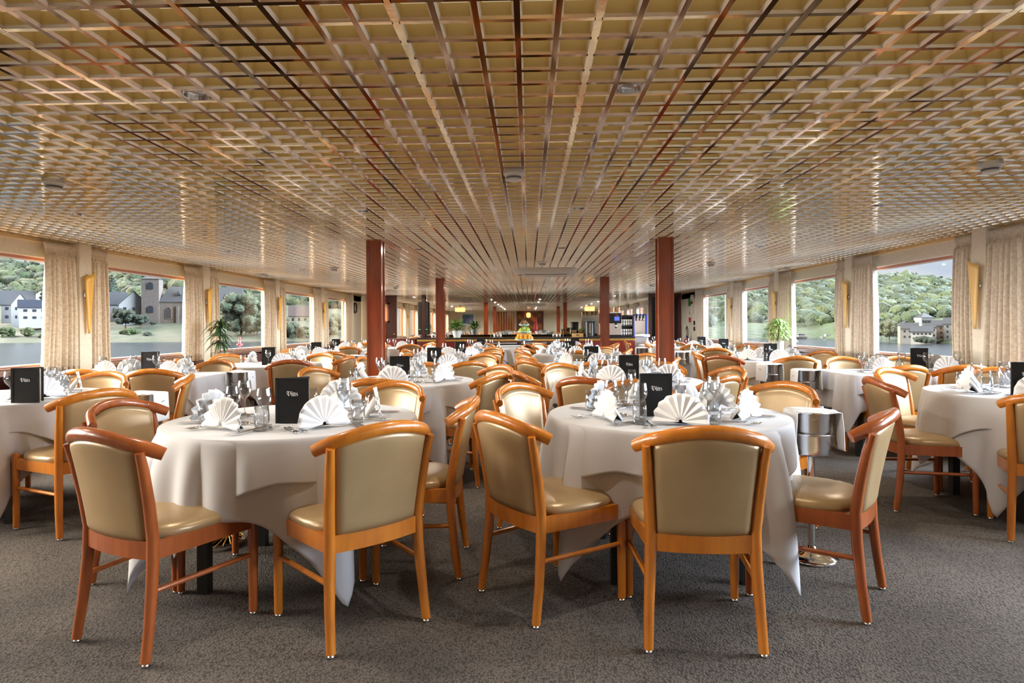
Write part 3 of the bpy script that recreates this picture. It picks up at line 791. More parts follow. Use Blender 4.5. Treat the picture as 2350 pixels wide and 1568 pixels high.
def cooler_cloth(side):
    def fn(u, v):
        # u across the width, v along the length: hangs, crosses the rim, hangs
        s = (v - .5) * .62; wdt = .165 + .01 * sin(9 * v)
        if abs(s) < .118: x = s; z = .760 + .006 * sin(6 * u + 9 * v) + .012 * (1 - (s / .118) ** 2) * (u - .3)
        else:
            d = abs(s) - .118; x = math.copysign(.121 + .004 + .01 * d / .2 + .004 * sin(8 * u + 2) * min(1, d * 12), s); z = .760 - d
        return (x, (u - .5) * wdt - .015, z)
    mb = MB(); mb.grid(fn, 12, 44); mb.xf(Matrix.Diagonal((.88, 1, 1, 1))); o = mb.obj('draped_napkin', M['napkin'], smooth=True); md = o.modifiers.new('t', 'SOLIDIFY'); md.thickness = .003; md.offset = 1
    return o
cp = Proto(cooler()); nc = Proto(tag(cooler_cloth(1), 'x', 'napkin', 'napkins over the wine coolers'))
COOL = [(1.44, 3.16, 0, 'beside the front hill-side aisle table'), (-2.60, 4.08, 0, 'between chairs of the first church-side window table'), (-2.87, 6.02, 0, 'at the aisle end of the long church-side table'),
        (2.66, 5.95, 0, 'at the aisle end of the long hill-side table'), (2.66, 6.85, 20, 'between the long hill-side table and the third one'), (-2.15, 8.0, 40, 'near the third church-side window table'),
        (-2.62, 9.2, 0, 'near the fourth church-side window table'), (2.45, 9.9, 0, 'near the fourth hill-side window table'), (2.15, 11.7, 0, 'by the far hill-side aisle near the beer taps'), (1.62, 8.75, 0, 'behind the hill-side mahogany pillar')]
for x, y, a, nm in COOL:
    cp.put((x, y, 0), rad(a), 'chrome wine cooler on a pole stand ' + nm, 'wine coolers on chrome stands', 'wine cooler')
    nc.put((x, y, 0), rad(a), 'white napkin over the wine cooler ' + nm, 'napkins over the wine coolers', 'napkin')
# recessed ceiling lamps: a small lens sits in a lattice cell and shines down
def downlight():
    root = empty('recessed_downlight')
    MB().lathe([(.028, 0), (.044, -.03), (.046, -.018), (.036, .02)], 20).obj('lamp_ring', M['steel2'], root, smooth=True)
    return root
dp = Proto(downlight())
DL = [(x, y) for y in (2.3, 4.7, 7.1, 9.5, 11.9, 14.3, 16.5) for x in (-3.6, -1.32, .36, 2.64) if y < 16 or abs(x) > 2]  # row nearest the mirror wall is added to brighten the back corners
for i, (x, y) in enumerate(DL):
    cx_ = -4.948 + .12 * round((x + 4.948 - .06) / .12) + .06; cy_ = -1.20 + .12 * round((y + 1.20 - .06) / .12) + .06
    o = dp.put((cx_, cy_, HC + .03), 0, 'x', 'recessed lamps in the ceiling lattice', 'ceiling lamp')
    tag(o, 'small recessed lamp in a lattice cell, %s row from the bar, %s' % (['seventh', 'sixth', 'fifth', 'fourth', 'third', 'second', 'first'][i // 4], ['by the church side', 'inner church side', 'inner hill side', 'by the hill side'][i % 4 if i < 24 else (0, 3)[i - 24]]))
    area('downlight_lamp', (cx_, cy_, HC - .003), 14, (1, .90, .76), .05)

def thing(name, label, cat, loc=(0, 0, 0), rz=0, group=None):
    o = empty(name, loc, rz); return tag(o, label, cat, group)
# ================================================================ CEILING FITTINGS
def smoke():
    root = empty('smoke_detector')
    MB().lathe([(0, 0), (.062, 0), (.062, -.022), (.050, -.026), (0, -.026)], 28).obj('mounting_base', M['white'], root, smooth=True, angle=40)
    MB().lathe([(.044, -.026), (.048, -.036), (.042, -.046), (.030, -.046)], 28).obj('sensor_slot', M['greyslot'], root, smooth=True)
    MB().lathe([(.051, -.026), (.050, -.036), (.047, -.037)], 28).obj('sensor_collar', M['white'], root, smooth=True)
    MB().lathe([(.030, -.045), (.041, -.045), (.040, -.056), (.030, -.062), (0, -.063)], 28).obj('sensor_cap', M['white'], root, smooth=True)
    return root
sd_ = Proto(smoke())
for x, y, nm in [(-2.88, 3.63, 'over the first church-side window table'), (-.08, 3.55, 'over the aisle between the front tables'), (2.60, 3.50, 'over the first hill-side window table'),
                 (-2.95, 9.2, 'over the fourth church-side window table'), (.20, 8.60, 'just before the air conditioning cassette'), (2.66, 8.95, 'between the third and fourth hill-side window tables'),
                 (-3.0, 13.7, 'over the last church-side window table'), (-.12, 14.2, 'before the bar above the fruit stand'), (2.72, 13.5, 'over the last hill-side window table')]:
    sd_.put((x, y, HC), 0, 'white round smoke detector on the ceiling ' + nm, 'smoke detectors', 'smoke detector')
ac = thing('ceiling_air_conditioner', 'long cream ceiling air conditioning cassette with a recessed grille', 'air conditioner', (.27, 9.75, HC))
mb = MB()
def acf(u, v):
    a = 2 * pi * u; ex = 5
    rx = (abs(cos(a)) ** (2 / ex)) * (1 if cos(a) > 0 else -1); ry = (abs(sin(a)) ** (2 / ex)) * (1 if sin(a) > 0 else -1)
    k, z = [(1, 0), (1, -.035), (.97, -.075), (.90, -.100), (.55, -.104), (.01, -.104)][int(round(v * 5))]
    return (rx * .50 * (k if v < .7 else k), ry * .32 * k, z)
mb.grid(acf, 64, 6, closed=True); mb.obj('casing', M['white'], ac, smooth=True)
MB().box((0, 0, -.108), (.62, .36, .01)).obj('intake_grille', M['cream2'], ac)
MB().box((0, -.215, -.106), (.66, .03, .006)).obj('air_slot', M['greyslot'], ac)
MB().box((-.40, -.10, -.106), (.06, .05, .008)).obj('receiver_panel', M['greyslot'], ac)
def emlight():
    r = empty('emergency_light'); MB().box((0, 0, -.02), (.10, .26, .04)).obj('lamp_body', M['white'], r)
    MB().box((0, 0, -.043), (.07, .20, .008)).obj('diffuser', M['porcelain'], r); return r
em = Proto(emlight())
em.put((-4.55, 10.3, HC), 0, 'white emergency light on the ceiling edge, church side', 'emergency lights', 'emergency light')
em.put((4.10, 9.9, HC), 0, 'white emergency light on the ceiling edge, hill side', 'emergency lights', 'emergency light')

# ================================================================ BAR
BX0, BX1, BYF = -2.76, 2.60, 15.0
bar = thing('bar_counter', 'long mahogany bar counter with black top and hammered brass edge', 'bar', (0, 0, 0))
mb = MB(); mb.bb(BX0, BX1, BYF - .02, BYF + .62, .865, .90); mb.obj('countertop', M['blackstone'], bar)
mb = MB(); mb.bb(BX0, BX1, BYF - .012, BYF, .815, .863); mb.obj('brass_strip', M['brass'], bar)
mb = MB(); mb.bb(BX0, BX1, BYF, BYF + .6, .02, .815); mb.obj('carcass', M['redpanel'], bar)
xs = [-2.70, -2.15, -1.62, -.98]; xs2 = [.98, 1.5, 2.05, 2.55]
for g in (xs, xs2):
    for a, b in zip(g[:-1], g[1:]): MB().bb(a + .008, b - .008, BYF - .014, BYF - .001, .06, .79).obj('door', M['redpanel'], bar)
for i, (a, b) in enumerate([(-.93, -.25), (-.22, .20), (.23, .48), (.50, .94)]):
    r_ = thing('under_counter_fridge', 'black under-counter fridge in the bar front, %s from the church side' % ['first', 'second', 'third', 'fourth'][i], 'fridge', ((a + b) / 2, BYF - .01, 0), 0, 'black fridges in the bar front')
    w = b - a
    MB().box((0, -.02, .44), (w - .01, .05, .70)).obj('fridge_body', M['darkgrey'], r_)
    d = MB().box((0, -.05, .42), (w - .05, .02, .60)).obj('door', M['black'], r_); MB().box((0, -.066, .69), (w * .5, .012, .02)).obj('door_handle', M['steel2'], d)
    MB().box((0, -.047, .765), (w - .08, .01, .03)).obj('control_strip', M['steel2'], r_)
cab = thing('low_cabinet', 'low red mahogany cabinet at the church end of the bar', 'cabinet', (-3.16, BYF + .35, 0))
MB().box((0, .0, .44), (.70, .6, .84)).obj('cabinet_body', M['redpanel'], cab); MB().box((0, 0, .875), (.72, .62, .03)).obj('cabinet_top', M['burg'], cab)
# spirit dispenser post
po = thing('bottle_dispenser', 'mahogany post with dark bottle dispensers in front of the mirror', 'dispenser', (-3.05, 17.55, 0))
MB().box((0, .1, 1.05), (.10, .08, 2.1)).obj('mahogany_post', M['darkmahog'], po)
for s in (-1, 1):
    MB().box((s * .10, .08, 1.42), (.09, .08, .95)).obj('glass_cabinet', M['darkgrey'], po); MB().box((s * .10, .035, 1.10), (.05, .01, .012)).obj('green_light', mat('green_light', (.1, .8, .4), .4, emit=((.1, .9, .5), 1.5)), po)

# wall lamps on the mirror
def crystal():
    r = empty('crystal_wall_lamp'); r_ = random.Random(4)
    MB().box((0, .045, .12), (.36, .03, .03)).obj('brass_bar', M['brass'], r)
    mb = MB()
    for i in range(9):
        for j in range(3):
            x = -.13 + i * .0325; L = .10 + .03 * r_.random()
            mb.box((x, .02 - .03 * j + .0, .06 - .02 * (j % 2)), (.016, .016, L), taper=.4)
    mb.obj('crystal_drops', mat('lit_crystal', (.95, .6, .25), .15, emit=((1, .62, .25), 1.6)), r); return r
crp = Proto(crystal())
crp.put((-1.99, YB - .08, 1.62), 0, 'amber crystal wall lamp on the mirror above the potted plant', 'crystal lamps on the mirror', 'wall lamp')
crp.put((1.77, YB - .08, 1.62), 0, 'amber crystal wall lamp on the mirror by the coffee machine', 'crystal lamps on the mirror', 'wall lamp')

# plants ----------------------------------------------------------
def leaves(mb, pts, seed, L=.10, W=.035, droop=.4):
    r = random.Random(seed)
    for (p, d) in pts:
        p = Vector(p); d = Vector(d).normalized(); side = d.cross(Vector((0, 0, 1)))
        if side.length < .1: side = Vector((1, 0, 0))
        side.normalize(); l = L * r.uniform(.7, 1.2); w = W * r.uniform(.8, 1.1); vs = []
        n = 5
        for i in range(n + 1):
            t = i / n; c = p + d * l * t + Vector((0, 0, -droop * l * t * t)); ww = w * math.sin(pi * min(1, t * .93 + .05)) ** .8 * .5
            vs += [c - side * ww, c + Vector((0, 0, -ww * .3)), c + side * ww]
        fs = []
        for i in range(n):
            b = i * 3; fs += [(b, b + 1, b + 4, b + 3), (b + 1, b + 2, b + 5, b + 4)]
        mb.add(vs, fs)
# bar plant
pl = thing('potted_plant', 'bushy green plant in a white pot on the bar', 'plant', (-1.80, 15.3, .902))
MB().lathe([(0, 0), (.085, 0), (.12, .17), (.115, .175), (.10, .15), (0, .15)], 24).obj('pot', M['whitepot'], pl, smooth=True, angle=50)
r = random.Random(3); mb = MB(); pts = []
for i in range(90):
    a = r.uniform(0, 2 * pi); e = r.uniform(.1, 1.4); R_ = r.uniform(.02, .16)
    pts.append(((R_ * cos(a), R_ * sin(a), .17 + r.uniform(0, .22)), (cos(a) * cos(e), sin(a) * cos(e), sin(e))))
leaves(mb, pts, 5, .16, .06); mb.obj('foliage', M['leaf'], pl, smooth=True)
# spiky dracaena by the second church-side pier
pl = thing('spiky_plant', 'tall dark spiky-leaved plant in front of a church-side curtain', 'plant', (-4.42, 8.62, .72))
MB().lathe([(0, -.72), (.11, -.72), (.10, -.1), (.12, .12), (.10, .12), (0, .10)], 20).obj('pot', M['terracotta'], pl, smooth=True, angle=50)
MB().tube([(0, 0, .08), (.01, 0, .25), (-.01, 0, .42)], .014, 8).obj('stem', M['stem'], pl, smooth=True)
mb = MB(); r = random.Random(9)
for lev in (.25, .36, .46, .52):
    for i in range(34):
        a = r.uniform(0, 2 * pi); e = r.uniform(.3, 1.5)
        leaves(mb, [((0, 0, lev), (cos(a) * cos(e), sin(a) * cos(e), sin(e)))], i + int(lev * 100), r.uniform(.18, .32), .028, .95)
mb.obj('foliage', M['leafdark'], pl, smooth=True)
# variegated ficus by the hill side pier
pl = thing('potted_ficus', 'leafy pale green variegated ficus in front of a hill-side curtain', 'plant', (4.08, 10.1, ZS))
MB().lathe([(0, -ZS), (.10, -ZS), (.09, 0), (.09, .12), (.085, .12), (0, .10)], 20).obj('pot', M['whitepot'], pl, smooth=True, angle=50)
mb = MB()
for a in (0, 2.1, 4.2): mb.tube([(0, 0, .1), (.02 * cos(a), .02 * sin(a), .3), (.05 * cos(a), .05 * sin(a), .42)], .006, 6)
mb.obj('stem', M['stem'], pl, smooth=True)
mb = MB(); r = random.Random(12); pts = []
for i in range(620):
    z = r.random() ** .8; rr_ = .24 * (1 - z) ** .6 * math.sqrt(r.random()) + .02; a = r.uniform(0, 2 * pi)
    pts.append(((rr_ * cos(a), rr_ * sin(a), .13 + z * .36), (cos(a), sin(a), r.uniform(-.6, .5))))
leaves(mb, pts, 5, .065, .026, .5); mb.obj('foliage', M['leafpale'], pl, smooth=True)

# fruit stand on the white buffet ------------------------------------
bt = thing('buffet_table', 'white-clothed buffet table in front of the bar under the fruit stand', 'table', (0, 13.75, 0))
MB().box((-.05, 0, .37), (1.30, .56, .73)).obj('table_base', M['blackleg'], bt)
def bc(u, v):
    a = 2 * pi * u; X, Y = .70, .30; c_, s_ = cos(a), sin(a); t = min(X / abs(c_) if abs(c_) > 1e-6 else 9, Y / abs(s_) if abs(s_) > 1e-6 else 9)
    x, y = t * c_, t * s_
    if v < .3: return (-.05 + x * v / .3, y * v / .3, .742)
    w = (v - .3) / .7; k = 1 + .02 * w * (1 + sin(26 * a)); return (-.05 + x * k, y * k, .742 - .70 * w)
mb = MB(); mb.grid(bc, 160, 12, closed=True)
o = mb.obj('tablecloth', M['cloth'], smooth=True); o.location = (0, 13.75, 0); tag(o, 'white cloth covering the buffet table in front of the bar', 'tablecloth')
fs_ = thing('tiered_fruit_stand', 'three-tier frosted aqua fruit stand on the buffet table', 'fruit stand', (-.10, 13.62, .745))
MB().lathe([(0, 0), (.09, 0), (.09, .01), (.012, .02), (.010, .55), (0, .56)], 20).obj('stand_pole', M['steel'], fs_, smooth=True, angle=50)
TI = [(.10, .225), (.27, .17), (.43, .125)]
for z, R_ in TI: 
    MB().lathe([(0, z), (R_ * .6, z + .008), (R_ * .9, z + .03), (R_, z + .05), (R_ - .006, z + .05), (R_ * .6, z + .014), (0, z + .008)], 36).obj('tier_dish', M['aqua'], fs_, smooth=True)
def heap(kind, mt, r0, ball, z, n, names, cat, grp, stretch=1):
    r = random.Random(n); base = None; k = 0; placed = []
    lay = 0
    while k < n:
        Rl = r0 - lay * ball * .95
        if Rl < ball * .8: break
        m_ = max(1, int(2 * pi * Rl / (2.15 * ball)))
        for i in range(m_):
            if k >= n: break
            a = 2 * pi * i / m_ + lay * .5; placed.append((Rl * cos(a), Rl * sin(a), z + lay * ball * 1.25)); k += 1
        lay += 1
    for i, p in enumerate(placed):
        if base is None:
            mb = MB(); mb.lathe([(ball * sin(pi * j / 10) + 1e-4, -ball * stretch * cos(pi * j / 10)) for j in range(11)], 14); o = mb.obj(kind, mt, smooth=True); base = o
        else: o = base.copy(); COL.objects.link(o)
        o.location = (-.10 + p[0], 13.62 + p[1], .745 + p[2]); tag(o, names, cat, grp)
heap('orange', M['orange'], .165, .037, .10 + .075, 24, 'orange piled on the lowest tier of the fruit stand', 'orange', 'oranges on the lowest tier')
heap('grape', M['grape'], .12, .020, .27 + .055, 44, 'green grape piled on the middle tier of the fruit stand', 'grape', 'green grapes on the middle tier')
heap('fig', M['brownfruit'], .08, .026, .43 + .06, 13, 'brown fruit piled on the top tier of the fruit stand', 'fruit', 'brown fruit on the top tier')
pa = thing('pineapple', 'small pineapple crowning the tiered fruit stand', 'pineapple', (-.10, 13.62, 1.22))
MB().lathe([(.001, 0), (.04, .01), (.048, .05), (.04, .09), (.001, .10)], 16).obj('fruit_body', M['brownfruit'], pa, smooth=True)
mb = MB(); leaves(mb, [((0, 0, .09), (cos(a) * .5, sin(a) * .5, 1)) for a in [i * .7 for i in range(18)]], 3, .09, .02, .3); mb.obj('leaf_crown', M['leafdark'], pa)

# coffee corner on the bar ---------------------------------------------
def at(x, y=15.28): return (x, y, .902)
cm = thing('coffee_machine', 'black and steel coffee machine with two blue displays and bean hoppers', 'coffee machine', at(2.02))
MB().box((0, .05, .31), (.56, .36, .60)).obj('machine_body', M['steel2'], cm)
MB().box((.0, -.14, .46), (.54, .05, .25)).obj('control_panel', M['black'], cm)
for s in (-1, 1):
    MB().box((s * .16, -.168, .45), (.12, .01, .10)).obj('blue_display', M['screen'], cm)
    MB().box((s * .16, -.168, .535), (.06, .01, .02)).obj('red_badge', M['redobj'], cm)
    mb = MB(); mb.tube([(s * .14, -.12, .33), (s * .14, -.15, .22)], .028, 12); mb.obj('spout', M['steel'], cm, smooth=True)
    for t in (0, 1): MB().lathe([(0, 0), (.055, 0), (.065, .12), (.066, .125), (0, .125)], 20, c=(s * (.08 + .14 * t), .08, .61)).obj('bean_hopper', M['copper'], cm, smooth=True, angle=50)
MB().box((0, -.15, .025), (.54, .16, .05)).obj('drip_tray', M['black'], cm)
MB().box((0, -.06, .17), (.50, .02, .20)).obj('splash_back', M['copper'], cm)
ur = thing('drinks_urn', 'tall black drinks urn beside the coffee machine', 'urn', at(1.52))
MB().lathe([(0, 0), (.125, 0), (.125, .37), (.14, .385), (.14, .40), (0, .405)], 32).obj('urn_body', M['darkgrey'], ur, smooth=True, angle=40)
MB().box((0, -.128, .22), (.03, .01, .24)).obj('sight_glass', M['steel'], ur); mb = MB(); mb.tube([(0, -.12, .06), (0, -.17, .055), (0, -.175, .03)], .012, 8); mb.obj('tap', M['steel'], ur)
cs = thing('cup_shelf', 'black open shelf of white cups beside the beer taps', 'shelf', at(2.43))
mb = MB()
for s in (-1, 1): mb.box((s * .16, .05, .27), (.015, .26, .54))
mb.box((0, .175, .27), (.32, .012, .54)); mb.obj('shelf_side', M['darkgrey'], cs)
for z in (.03, .27, .50): MB().box((0, .05, z), (.32, .26, .012)).obj('shelf_board', M['darkgrey'], cs)
cup = None
for j, z in enumerate((.036, .276)):
    for i in range(5):
        for st in range(2):
            if cup is None:
                cup = MB().lathe([(0, 0), (.022, 0), (.027, .075), (.025, .075), (.02, .01), (0, .01)], 16).obj('cup', M['porcelain'], smooth=True); o = cup
            else: o = cup.copy(); COL.objects.link(o)
            o.location = (2.43 - .12 + i * .06, 15.28 - .02, .902 + z + st * .078)
            tag(o, 'white cup stacked on the %s board of the black shelf' % ['lower', 'middle'][j], 'cup', 'white cups on the %s board' % ['lower', 'middle'][j])
bo = MB().lathe([(0, 0), (.05, 0), (.085, .05), (.08, .05), (0, .01)], 20).obj('bowl', M['steel2'], smooth=True); bo.location = (2.46, 15.32, 1.412); tag(bo, 'grey bowl on top of the black cup shelf', 'bowl')
bf = thing('beer_tap_tower', 'chrome beer tap tower with three taps and a blue frame', 'beer tap', (2.78, 15.3, 0))
MB().box((0, .1, .45), (.34, .42, .88)).obj('steel_stand', M['steel2'], bf)
mb = MB(); mb.box((0, .05, 1.17), (.28, .04, .50)); mb.obj('chrome_panel', M['steel'], bf)
mb = MB()
for s in (-1, 1): mb.box((s * .155, .03, 1.17), (.03, .07, .56))
for z in (.89, 1.44): mb.box((0, .03, z), (.32, .07, .03))
mb.obj('blue_frame', M['blue'], bf)
for i in range(3):
    x = (i - 1) * .085
    mb = MB(); mb.tube([(x, .03, 1.36), (x, -.05, 1.36), (x, -.06, 1.30)], .014, 8); t_ = mb.obj('tap', M['steel'], bf, smooth=True)
    MB().lathe([(0, 0), (.012, 0), (.018, .10), (0, .11)], 10, c=(x, -.04, 1.37)).obj('tap_handle', M['black'], t_, smooth=True)
ib = MB().tube([(2.60, 15.0, .93), (2.96, 15.0, .93)], .03, 12).obj('towel', M['napkin'], smooth=True); tag(ib, 'rolled white towel hanging before the beer taps', 'towel')
rl = MB().tube([(2.58, 15.05, .895), (2.98, 15.05, .895)], .006, 6).obj('towel_rail', M['steel'], bf)
cr_ = thing('wooden_crate', 'small pale wooden crate on the bar beside the urn', 'crate', at(1.22))
MB().box((0, 0, .045), (.28, .16, .09)).obj('crate_box', M['wood'], cr_); MB().box((0, -.083, .05), (.07, .008, .02)).obj('hand_hole', M['darkvoid'], cr_)
for x, nm in ((1.14, 'first'), (1.30, 'second')):
    b = MB().lathe([(0, 0), (.05, 0), (.075, .08), (.07, .08), (0, .02)], 18).obj('wicker_basket', M['stem'], smooth=True); b.location = (x, 15.3, .994); tag(b, 'wicker basket on the wooden crate, %s from the plants side' % nm, 'basket', 'baskets on the crate')
hp = thing('herb_plant', 'leafy herb growing in the basket on the crate', 'plant', (1.31, 15.3, 1.05)); mb = MB(); r = random.Random(2)
leaves(mb, [((r.uniform(-.05, .05), r.uniform(-.04, .04), r.uniform(0, .05)), (r.uniform(-1, 1), r.uniform(-1, 1), 1)) for i in range(60)], 4, .07, .03); mb.obj('foliage', M['leafpale'], hp)
# small white crockery on the bar
cup2 = None
for i, x in enumerate([-2.42, -2.34, -2.26, -2.18, -2.10, -2.02, -.86, -.78, -.70, .62, .70, .78]):
    o = cup.copy(); COL.objects.link(o); o.location = (x, 15.25 + .05 * (i % 2), .902)
    tag(o, 'white cup standing on the bar by the %s' % ('potted plant' if x < -1.5 else 'fruit stand'), 'cup', 'white cups on the bar by the %s' % ('plant' if x < -1.5 else 'fruit stand'))

# wall things -----------------------------------------------------
ck = thing('wall_clock', 'round black-rimmed wall clock on the church-side wall', 'clock', (XL + .005, 17.05, 1.72))
RY = Matrix.Rotation(pi / 2, 4, 'Y')
MB().lathe([(.125, 0), (.15, 0), (.15, .035), (.135, .04), (.125, .03)], 36).xf(RY).obj('clock_rim', M['black'], ck, smooth=True, angle=40)
MB().lathe([(0, .012), (.127, .012)], 36).xf(RY).obj('dial', M['clockface'], ck)
MB().box((.018, 0, .035), (.004, .008, .07)).obj('hour_hand', M['black'], ck); MB().box((.018, .04, -.01), (.004, .09, .006)).obj('minute_hand', M['black'], ck)
fx = XR - .003
MB_ = lambda y, z, dy, dz, d=.012: MB().box((fx - d / 2, y, z), (d, dy, dz))
sg = thing('safety_sign', 'green and red safety notice beside the hill-side curtain', 'sign', (0, 0, 0))
MB_(16.85, 1.80, .22, .20).obj('green_field', M['green'], sg); MB_(16.62, 1.76, .14, .12, .014).obj('red_field', M['redobj'], sg); MB_(16.5, 1.93, .16, .12, .05).obj('white_lamp_box', M['white'], sg)
ph = thing('wall_phone', 'cream wall telephone with a hanging cord on the hill-side wall', 'telephone', (0, 0, 0))
MB_(16.45, 1.62, .16, .24, .05).obj('phone_body', M['white'], ph)
mb = MB(); mb.tube([(fx - .06, 16.62, 1.68), (fx - .08, 16.63, 1.58), (fx - .06, 16.62, 1.48)], .016, 8); mb.obj('handset', M['white'], ph, smooth=True)
mb = MB(); mb.tube([(fx - .05, 16.62, 1.48), (fx - .03, 16.66, 1.25), (fx - .03, 16.58, 1.15), (fx - .04, 16.5, 1.35), (fx - .04, 16.45, 1.5)], .005, 6); mb.obj('phone_cord', M['white'], ph, smooth=True)
al = MB_(16.75, 1.32, .09, .13, .04).obj('alarm_call_point', M['redobj']); tag(al, 'small red alarm call point on the hill-side wall', 'alarm button')
for z in (1.24, 1.08):
    o = MB_(16.35, z, .14, .11, .015).obj('switch_plate', M['black']); tag(o, 'black switch plate on the hill-side wall, %s of two' % ('upper' if z > 1.1 else 'lower'), 'switch', 'black switch plates')
fe = thing('fire_extinguisher', 'fire extinguisher with a looped black hose on the hill-side wall', 'fire extinguisher', (fx - .10, 16.75, .45))
MB().lathe([(0, 0), (.07, 0), (.075, .02), (.075, .32), (.03, .38), (0, .38)], 20).obj('cylinder_body', M['redobj'], fe, smooth=True, angle=50)
MB().box((0, 0, .41), (.04, .10, .05)).obj('valve', M['blue'], fe)
mb = MB(); mb.tube([(0, .04, .42), (0, .09, .62), (0, .02, .70), (0, -.08, .62), (0, -.10, .30)], .012, 8); mb.obj('hose', M['black'], fe, smooth=True)
# round metal foot under the front table
b = thing('metal_floor_base', 'low round openwork metal base on the carpet behind the reddish chair', 'stand base', (-1.72, 3.33, 0))
MB().lathe([(.0, 0), (.135, 0), (.135, .02), (.12, .03)], 32).obj('base_rim', M['steel2'], b, smooth=True, angle=40)
mb = MB()
for i in range(20): mb.tube([(.13 * cos(i * .314), .13 * sin(i * .314), .025), (.05 * cos(i * .314 + .9), .05 * sin(i * .314 + .9), .05)], .004, 5)
mb.lathe([(.05, .045), (.03, .06), (.02, .10), (0, .10)], 16); mb.obj('openwork_rosette', M['brass'], b)

# rear of the room, seen in the mirror -----------------------------------
yr = YR + .004
pc = thing('framed_picture', 'white-framed painting of a colourful figure, seen in the mirror', 'picture', (-3.65, YR, 0))
MB().bb(-.45, .45, .0, .03, 1.18, 2.02).obj('picture_frame', M['white'], pc)
pm = mat('green_blue_painting', (.05, .22, .12), .6, noise_=(7, (.20, .25, .55), .45, .6)); MB().bb(-.33, .33, .03, .036, 1.32, 1.88).obj('painting', pm, pc)
MB().lathe([(0, 0), (.10, .02), (.07, .22), (.04, .30), (0, .32)], 12, c=(0, 0, 0)).xf(Matrix.Translation((.0, .037, 1.42)) @ Matrix.Diagonal((1, .02, 1, 1))).obj('painted_figure', mat('violet_paint', (.30, .10, .35), .6), pc)
def rdoor(n, x0, x1):
    mb = MB(); mb.bb(x0, x1, YR, YR + .03, 0, 2.03); o = struct('door_%d' % n, mb, M['mahog'])
    for k in range(4):
        xx = x0 + (x1 - x0) * (k + .5) / 4; MB().bb(xx - .012, xx + .012, YR + .03, YR + .04, .05, 2.0).obj('brass_inlay', M['brass'], o)
rdoor(3, -2.08, -1.49); rdoor(4, -1.47, -.88)
mb = MB(); mb.bb(-.72, -.64, YR, YR + .05, 0, 2.05); mb.bb(.82, .90, YR, YR + .05, 0, 2.05); mb.bb(-.72, .9, YR, YR + .05, 2.0, 2.06)
d5 = struct('door_5', mb, M['darkmahog']); MB().bb(-.64, .82, YR, YR + .012, 0, 2.0).obj('doorway_dark', mat('warm_dark_lobby', (.10, .03, .01), .5, noise_=(3, (.35, .12, .02), .45, .62)), d5)
lt = MB().lathe([(0, 0), (.10, .03), (.13, .16), (.10, .28), (0, .30)], 20).obj('lobby_lantern', mat('lit_lantern', (1, .6, .2), .4, emit=((1, .6, .18), 3)), smooth=True); lt.location = (0, YR + .2, 1.66); tag(lt, 'glowing amber lantern in the rear doorway, seen in the mirror', 'lantern')
st = thing('red_figurine', 'red standing figurine in the rear doorway, seen in the mirror', 'figurine', (.42, YR + .25, 0)); MB().lathe([(0, .8), (.10, .8), (.13, 1.0), (.07, 1.45), (.05, 1.5), (.07, 1.58), (.04, 1.68), (0, 1.69)], 14).obj('figure_body', M['redobj'], st, smooth=True)
MB().box((0, 0, .4), (.3, .3, .8)).obj('plinth', M['darkmahog'], st)

# ================================================================ OUTSIDE: river, banks, village, hills
A0 = math.atan(38 / 1400)
def geo(b, w):
    """point on the ground at bearing b (1 = 1/1400 of the forward distance) and forward distance w"""
    x = (b - 1175) / 1400
    return Vector((w * (-sin(A0) + x * cos(A0)), w * (cos(A0) + x * sin(A0))))
def zat(y, w, b=0): return 1.2 + (747.2 - .006 * (b - 1175) - y) * w / 1400
WZ = -4.8
wm = mat('river_water', (.020, .028, .036), .22, spec=.5, bump=(1.2, .5, .25), stretch=(.35, 1.2, 1))
mb = MB(); mb.add([(-900, -300, WZ), (900, -300, WZ), (900, 1300, WZ), (-900, 1300, WZ)], [(0, 1, 2, 3)])
struct('river_water', mb, wm)
grassm = mat('bank_grass', (.022, .034, .012), .9, noise_=(.12, (.045, .048, .028), .45, .6), bump=(1.5, .6, .5))
forestm = mat('hill_forest', (.016, .030, .008), .9, noise_=(.10, (.034, .050, .012), .4, .62), bump=(.7, .9, 1.2))
farm_ = mat('far_hill_forest', (.024, .042, .014), .9, noise_=(.05, (.042, .064, .018), .42, .6), bump=(.35, .9, 2.5))
forestd = mat('hill_forest_dark', (.010, .020, .007), .9, noise_=(.5, (.022, .034, .010), .4, .62), bump=(1.5, .9, 1))
forestl = mat('hill_forest_light', (.034, .048, .012), .9, noise_=(.5, (.050, .060, .016), .4, .62), bump=(1.5, .9, 1))
fard = mat('far_forest_dark', (.018, .034, .016), .9, noise_=(.4, (.030, .048, .020), .4, .62), bump=(1, .9, 1.5))
farl = mat('far_forest_light', (.045, .064, .018), .9, noise_=(.4, (.062, .080, .022), .4, .62), bump=(1, .9, 1.5))
def lerp_tab(tab, x):
    for (a, b), (c, d) in zip(tab[:-1], tab[1:]):
        if a <= x <= c: return b + (d - b) * (x - a) / (c - a)
    return tab[0][1] if x < tab[0][0] else tab[-1][1]
